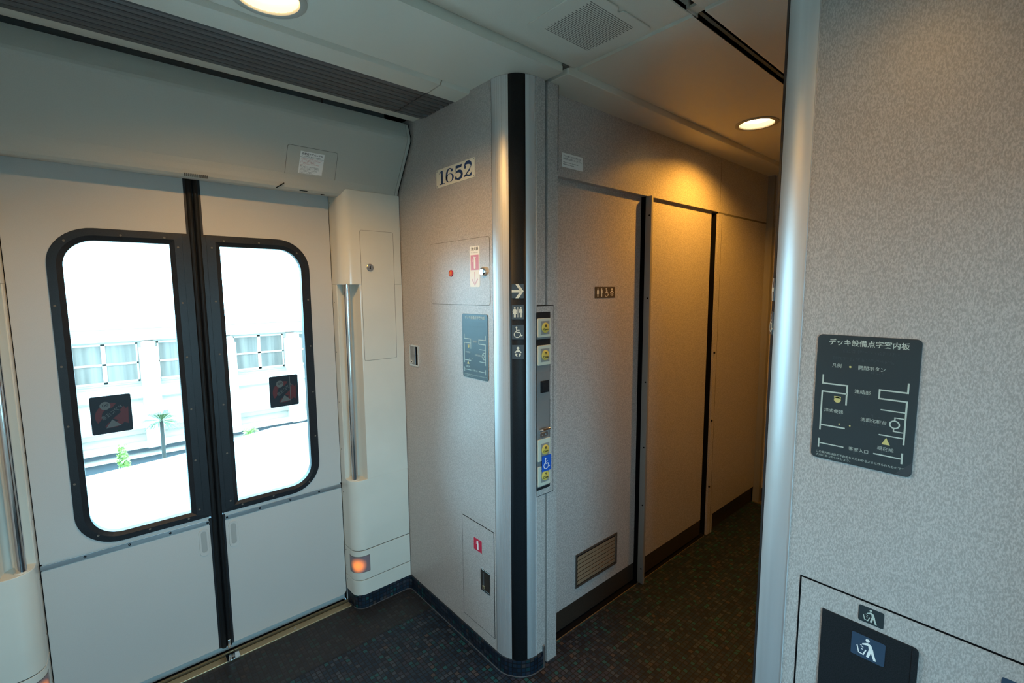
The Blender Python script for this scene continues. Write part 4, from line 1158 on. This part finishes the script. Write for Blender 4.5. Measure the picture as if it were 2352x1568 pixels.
# end wall
b = B(); b.box(XE, XE+.05, .30, 1.40, 1.93, ZL+.05); b.box(XE+.012, XE+.05, .30, 1.30, .10, 1.93); b.build('wall_end', M['lam'], kind='structure')
b = B(); b.box(XE-.03, XE+.01, 1.250, 1.268, .0, ZL); b.box(XE-.03, XE-.02, 1.268, 1.292, 0, ZL); b.build('trim_12', M['post'], kind='structure', bevel=.001)
b = B()
for z in (1.2, .67): screw(b, frame((XE-.0205, 1.28, 0), (0, -1, 0), (0, 0, 1)), 0, z, .005)
b.build('trim_13', M['gap'], kind='structure')
b = B(); b.box(XE+.01, XE+.05, .30, 1.30, 0, .10); b.build('baseboard_end', M['kick'], kind='structure')
b = B(); b.box(XE-.035, XE+.012, .30, 1.292, 0, .006); b.build('trim_14', M['brass'], kind='structure')
# corridor's right side, hidden behind the partition
b = B(); b.box(1.19, 1.34, YR-.03, YR, 0, ZL+.02); b.box(1.30, XE+.05, -.48, -.45, 0, ZL+.02); b.box(2.7, XE+.05, -.48, YR, 0, ZL+.02); b.build('wall_corridor_right', M['lam'], kind='structure')
b = B(); b.box(1.30, XE+.1, -.48, .40, ZL, ZL+.02); b.build('ceiling_alcove', M['ceil'], kind='structure')

# louvred vent and signs on the toilet door
v = empty('door_vent', (1.675, YW, .15), 'brown louvred ventilation grille low on the first toilet door', 'vent')
x0, x1, z0, z1 = 1.519, 1.823, .163, .322
f_ = fy(0, YW, 0)
b = B(); ring_outline(b, f_, rect(x0, z0, x1, z1), .012, 0, .004); b.build('frame', M['brown_frame'], v)
b = B(); b.fr(f_, rect(x0+.005, z0+.005, x1-.005, z1-.005), 0, .0005); b.build('back', M['gap'], v)
for k in range(7):
    z = z0+.013+k*.0192
    b = B(); b.prism([(.0006, z), (.0006, z+.002), (.0034, z+.0175), (.0046, z+.0175), (.0022, z)], lambda p, a: f_(a, p[1], p[0]), x0+.012, x1-.012)
    b.build('slat', M['brown_slat'], v)
b = B(); b.fr(f_, rect(x1-.0165, z0+.012, x1-.012, z1-.012), 0, .005); b.build('end_strip', M['dullsteel'], v)
t = empty('toilet_sign', (1.705, YW, 1.4655), 'small brown pictogram plate with toilet, wheelchair and baby symbols on the first toilet door', 'sign')
f_ = fy(1.705, YW, 1.4904)
b = B(); b.fr(f_, rect(-.0725, -.0249, .0725, .0249), 0, .0010); b.build('plate', M['sign_brown'], t)
P = Print(f_, .0014)
pic_woman(P, -.052, 0, .037, 'cream'); pic_man(P, -.025, 0, .037, 'cream'); P.rect(-.0395, -.018, -.038, .018, 'cream')
pic_wheel(P, .010, 0, .039, 'cream'); pic_baby(P, .048, 0, .038, 'cream')
P.build('pictograms', t)
t = empty('buzzer_notice', (1.454, 1.29, 1.978), 'small white notice sticker on the header above the first toilet door', 'sticker')
f_ = fy(1.393, 1.29, 1.9785); w, h = .1215, .0535
b = B(); b.fr(f_, rrect(0, 0, w, h, .002), 0, .0006); b.build('backing', M['white'], t)
P = Print(f_, .0009)
P.text('ブザの音にお気付きの方は', .006, .0385, .112, .0465, 'black_ink'); P.text('乗務員にお知らせください。', .006, .0285, .116, .0365, 'black_ink')
P.text('Inform the crew immediately', .006, .0165, .094, .0205, 'black_ink', bold=.02); P.text('if the buzzer sounds.', .006, .0095, .070, .0135, 'black_ink', bold=.02)
P.build('print', t)

# ================================================================ RIGHT BULKHEAD (wall_right)
b = B()
wp_ = [(XB, -.50), (XB, .336)] + [rcol(d2(a)) for a in range(6, 90, 6)] + [(1.181, YR), (1.30, YR), (1.30, -.50)]
b.prz(wp_, 0, ZL+.02); b.build('wall_right', M['lam'], kind='structure')
cr2 = empty('corner_column', (1.12, .38, .066), 'satin metal corner column at the edge of the near right-hand bulkhead', 'column')
column(rcol, 0, 52, .066, ZL-.002, (.0025, 1), 'metal_cladding', M['alu'], cr2, first=(XB, .337))
column(rcol, 68, 90, .066, ZL-.002, (.0035, 1), 'metal_cladding', M['chrome'], cr2)
qa, qb = Vector(rcol(d2(52))), Vector(rcol(d2(68)))
n2 = Vector((-(qb-qa).y, (qb-qa).x)).normalized()
b = B(); b.prz([tuple(p) for p in (qa-n2*.004, qb-n2*.004, qb+n2*.001, qa+n2*.001)], .06, ZL-.002); b.build('sign_strip', M['black'], cr2)
fq = lambda zc: frame(((qa.x+qb.x)/2+n2.x*.0022, (qa.y+qb.y)/2+n2.y*.0022, zc), (-(qb-qa).normalized().x*-1, (qb-qa).normalized().y, 0), (0, 0, 1))
def fq(zc):
    u = (qa-qb).normalized(); u = -u if u.cross(Vector((0, 1))) is None else u
    uu3 = Vector((u.x, u.y, 0)); nnn = uu3.cross(Vector((0, 0, 1)))
    if nnn.dot(Vector((n2.x, n2.y, 0))) < 0: uu3 = -uu3
    return frame(((qa.x+qb.x)/2+n2.x*.0022, (qa.y+qb.y)/2+n2.y*.0022, zc), uu3, (0, 0, 1))
strip_sign(1.4732, 1.5242, 'arrow', 'arrow tile seen edge-on, upper one on the right bulkhead column', w=.0115, f=fq(1.4987))
strip_sign(1.3983, 1.4498, 'wheel', 'pictogram tile seen edge-on below the arrow on the right bulkhead column', w=.0115, f=fq(1.424))
b = B(); b.strip([(1.089, -.50), (1.089, .336)] + [(1.18-.091*cos(d2(a)), .336+.091*sin(d2(a))) for a in range(6, 91, 6)] + [(XE, YR+.006)], 0, BH)
b.build('baseboard_right', M['base'], kind='structure')

# litter locker
t, f_ = hatch(.3115, -.26, .10, .8875, .001, 'large laminate litter locker door at the bottom right corner', 'litter_locker', gw=.0035, gap='gap', corners=(0, 0, 0, 0))
t = empty('litter_flap', (XB, .188, .60), 'dark rectangular litter flap with rounded right corner in the litter locker', 'litter flap')
f_ = fx(XB-.0012, .2662, .0)
b = B(); b.fr(f_, rrect(0, .56, .1553, .8355, .008, 5, (1, 1, 0, 0)), 0, .0030); fo = b.build('flap', M['black'], t, bevel=.0008)
b = B(); b.fr(f_, rrect(.146, .562, .1553, .8335, .004), .003, .0046); b.build('flap_edge', M['black'], t, bevel=.0012)
def litter_sticker(y0, y1, z0, z1, label, mat, ink, off):
    t = empty('litter_sticker', (XB, (y0+y1)/2, z0), label, 'sticker')
    f_ = fx(XB-off, y0, z0); w, h = y0-y1, z1-z0
    b = B(); b.fr(f_, rrect(0, 0, w, h, .003), 0, .0007); b.build('backing', M[mat], t)
    P = Print(f_, .0010); pic_litter(P, w*.47, h*.5, h*.84, ink); P.build('pictogram', t)
litter_sticker(.2055, .1650, .8435, .8760, 'small grey litter pictogram plate above the dark litter flap', 'sign_dark', 'pale', .0012)
litter_sticker(.2130, .1590, .7695, .8160, 'larger blue litter pictogram sticker on the dark litter flap', 'navy', 'white', .0042)
litter_sticker(.0060, -.045, .8100, .8505, 'blue sticker cut off by the right edge at the bottom of the picture', 'navy', 'white', .0012)

# rear wall closing the vestibule behind the camera
b = B(); b.box(XK-.05, XK, -.69, 2.31, -.06, 2.41); b.build('wall_back', M['lam'], kind='structure')

# ================================================================ OUTSIDE
b = B(); b.box(-90, 100, 4.2, 120, -6.2, -6.0); b.box(-90, 100, -120, 4.2, -1.7, -1.5); b.build('ground', M['ground'], kind='structure')
# curved white viaduct parapet close to the track
b = B()
tops = [(-6, -.42), (-3, -.26), (-1.2, -.11), (-.17, -.03), (.28, -.008), (.60, .012), (.87, .040), (1.0, .068), (1.26, .100), (1.60, .096), (2.4, .10), (6, .15), (12, .2)]
vs_, fs_ = [], []
for x, z in tops: vs_ += [(x, 5.0, -6), (x, 5.0, z), (x, 5.25, z), (x, 5.25, -6)]
for i in range(len(tops)-1):
    k = 4*i; fs_ += [(k, k+4, k+5, k+1), (k+1, k+5, k+6, k+2), (k+2, k+6, k+7, k+3)]
b.add(vs_, fs_)
b.build('trackside_parapet', M['conc'], label='curved white parapet close outside the train door windows', cat='parapet')
# building
BY = 25.0
bl = empty('apartment_building', (3, BY, -6), 'white two-storey building with curtained windows seen through the door panes', 'building')
b = B(); b.box(-14, 30, BY+.35, BY+6, -6, -.10); b.box(-14, 30, BY, BY+.35, -.45, .08); b.box(-14, 30, BY+.1, BY+.35, -2.9, -2.35)
b.build('wall', M['facade'], bl)
b = B(); b.box(-14, 30, BY-.1, BY+6, .06, .16); b.build('roof_edge', M['facade2'], bl)
b = B(); b.box(-14, 30, BY+.12, BY+.36, -2.95, -2.90); b.box(-14, 30, BY+.05, BY+.36, -4.42, -4.28); b.box(-14, 30, BY+.05, BY+.36, -2.36, -2.28)
b.build('string_course', M['facade2'], bl)
b = B(); b.box(-14, 30, BY+.25, BY+.36, -6, -4.95); b.build('lower_wall', M['dark_wall'], bl)
b = B(); b.box(-14, 30, BY-.2, BY+.3, -5.38, -5.28); b.box(-14, 30, BY-.2, BY+.3, -5.0, -4.8); b.build('fence_rail', M['facade'], bl)
for k in range(-4, 9):
    xc = 1.41+2.87*k
    b = B(); b.box(xc-.30, xc+.30, BY-.55, BY+.35, -4.95, -.75); b.box(xc-.22, xc+.22, BY-.45, BY+.35, -.75, -.50)
    b.build('pier', M['facade'], bl)
    x0, x1 = xc+.33, xc+2.54
    b = B()
    for a, c in ((x0, x0+.06), ((x0+x1)/2-.07, (x0+x1)/2+.07), (x1-.06, x1)): b.box(a, c, BY+.28, BY+.36, -2.2, -.55)
    for z in (-2.2, -1.44, -.62): b.box(x0, x1, BY+.28, BY+.36, z, z+.08)
    wf_ = b.build('window_frame', M['facade'], bl)
    xm = (x0+x1)/2
    for a, c in ((x0+.06, xm-.07), (xm+.07, x1-.06)):
        for z0_, z1_ in ((-2.12, -1.44), (-1.36, -.62)):
            b = B(); b.box(a, c, BY+.32, BY+.345, z0_, z1_); b.build('pane', M['curt'], wf_)
# palm
pt = empty('palm_tree', (1.05, 16, -6), 'small fan palm with a slim trunk outside the left door window', 'palm')
b = B(); b.tube([(1.02, 16, -6), (1.04, 16, -4), (1.06, 16, -2.0)], [.07, .055, .045], 10); b.build('trunk', M['bark'], pt)
b = B()
rn = random.Random(3)
for k in range(22):
    a = 2*pi*k/22+rn.uniform(-.1, .1); el_ = rn.uniform(-.45, .9); Ln = rn.uniform(.40, .60)
    d = Vector((cos(a)*cos(el_), sin(a)*cos(el_), sin(el_))); sd = Vector((-sin(a), cos(a), 0))
    p0 = Vector((1.06, 16, -2.0)); p1 = p0+d*Ln*.6; p2 = p0+d*Ln+Vector((0, 0, -.13))
    for s in (-1, 0, 1):
        q1 = p1+sd*.05*s; q2 = p2+sd*.12*s
        b.add([p0, q1-sd*.022, q2, q1+sd*.022, q1+Vector((0, 0, .008))], [(0, 1, 4), (1, 2, 4), (2, 3, 4), (3, 0, 4), (0, 3, 2, 1)])
b.build('frond', M['leaf'], pt)
def shrub(name, x, y, z0, z1, r, label, n=260):
    t = empty(name, (x, y, -6), label, 'shrub')
    b = B(); rr = random.Random(int(x*100)+5)
    b.tube([(x, y, -6), (x, y, z0)], .03, 8); b.build('stem', M['bark'], t)
    b = B()
    for _ in range(n):
        z = rr.uniform(z0, z1); a = rr.uniform(0, 2*pi); q = r*rr.random()**.5*(1-.4*(z-z0)/(z1-z0))
        c = Vector((x+q*cos(a), y+q*sin(a), z)); s = rr.uniform(.03, .06)
        u = Vector((rr.uniform(-1, 1), rr.uniform(-1, 1), rr.uniform(-1, 1))).normalized(); w = u.orthogonal().normalized()
        b.add([c-u*s, c+w*s*.5, c+u*s, c-w*s*.5, c+u.cross(w)*s*.12], [(0, 1, 4), (1, 2, 4), (2, 3, 4), (3, 0, 4), (0, 3, 2, 1)])
    b.build('foliage', M['leaf2'], t, kind='stuff')
shrub('climbing_shrub', .13, 12, -2.15, -1.50, .12, 'bright yellow-green slender shrub below the palm outside the left pane')
shrub('leafy_shrub', 2.42, 12, -2.1, -1.62, .22, 'loose green shrub outside the right door pane')
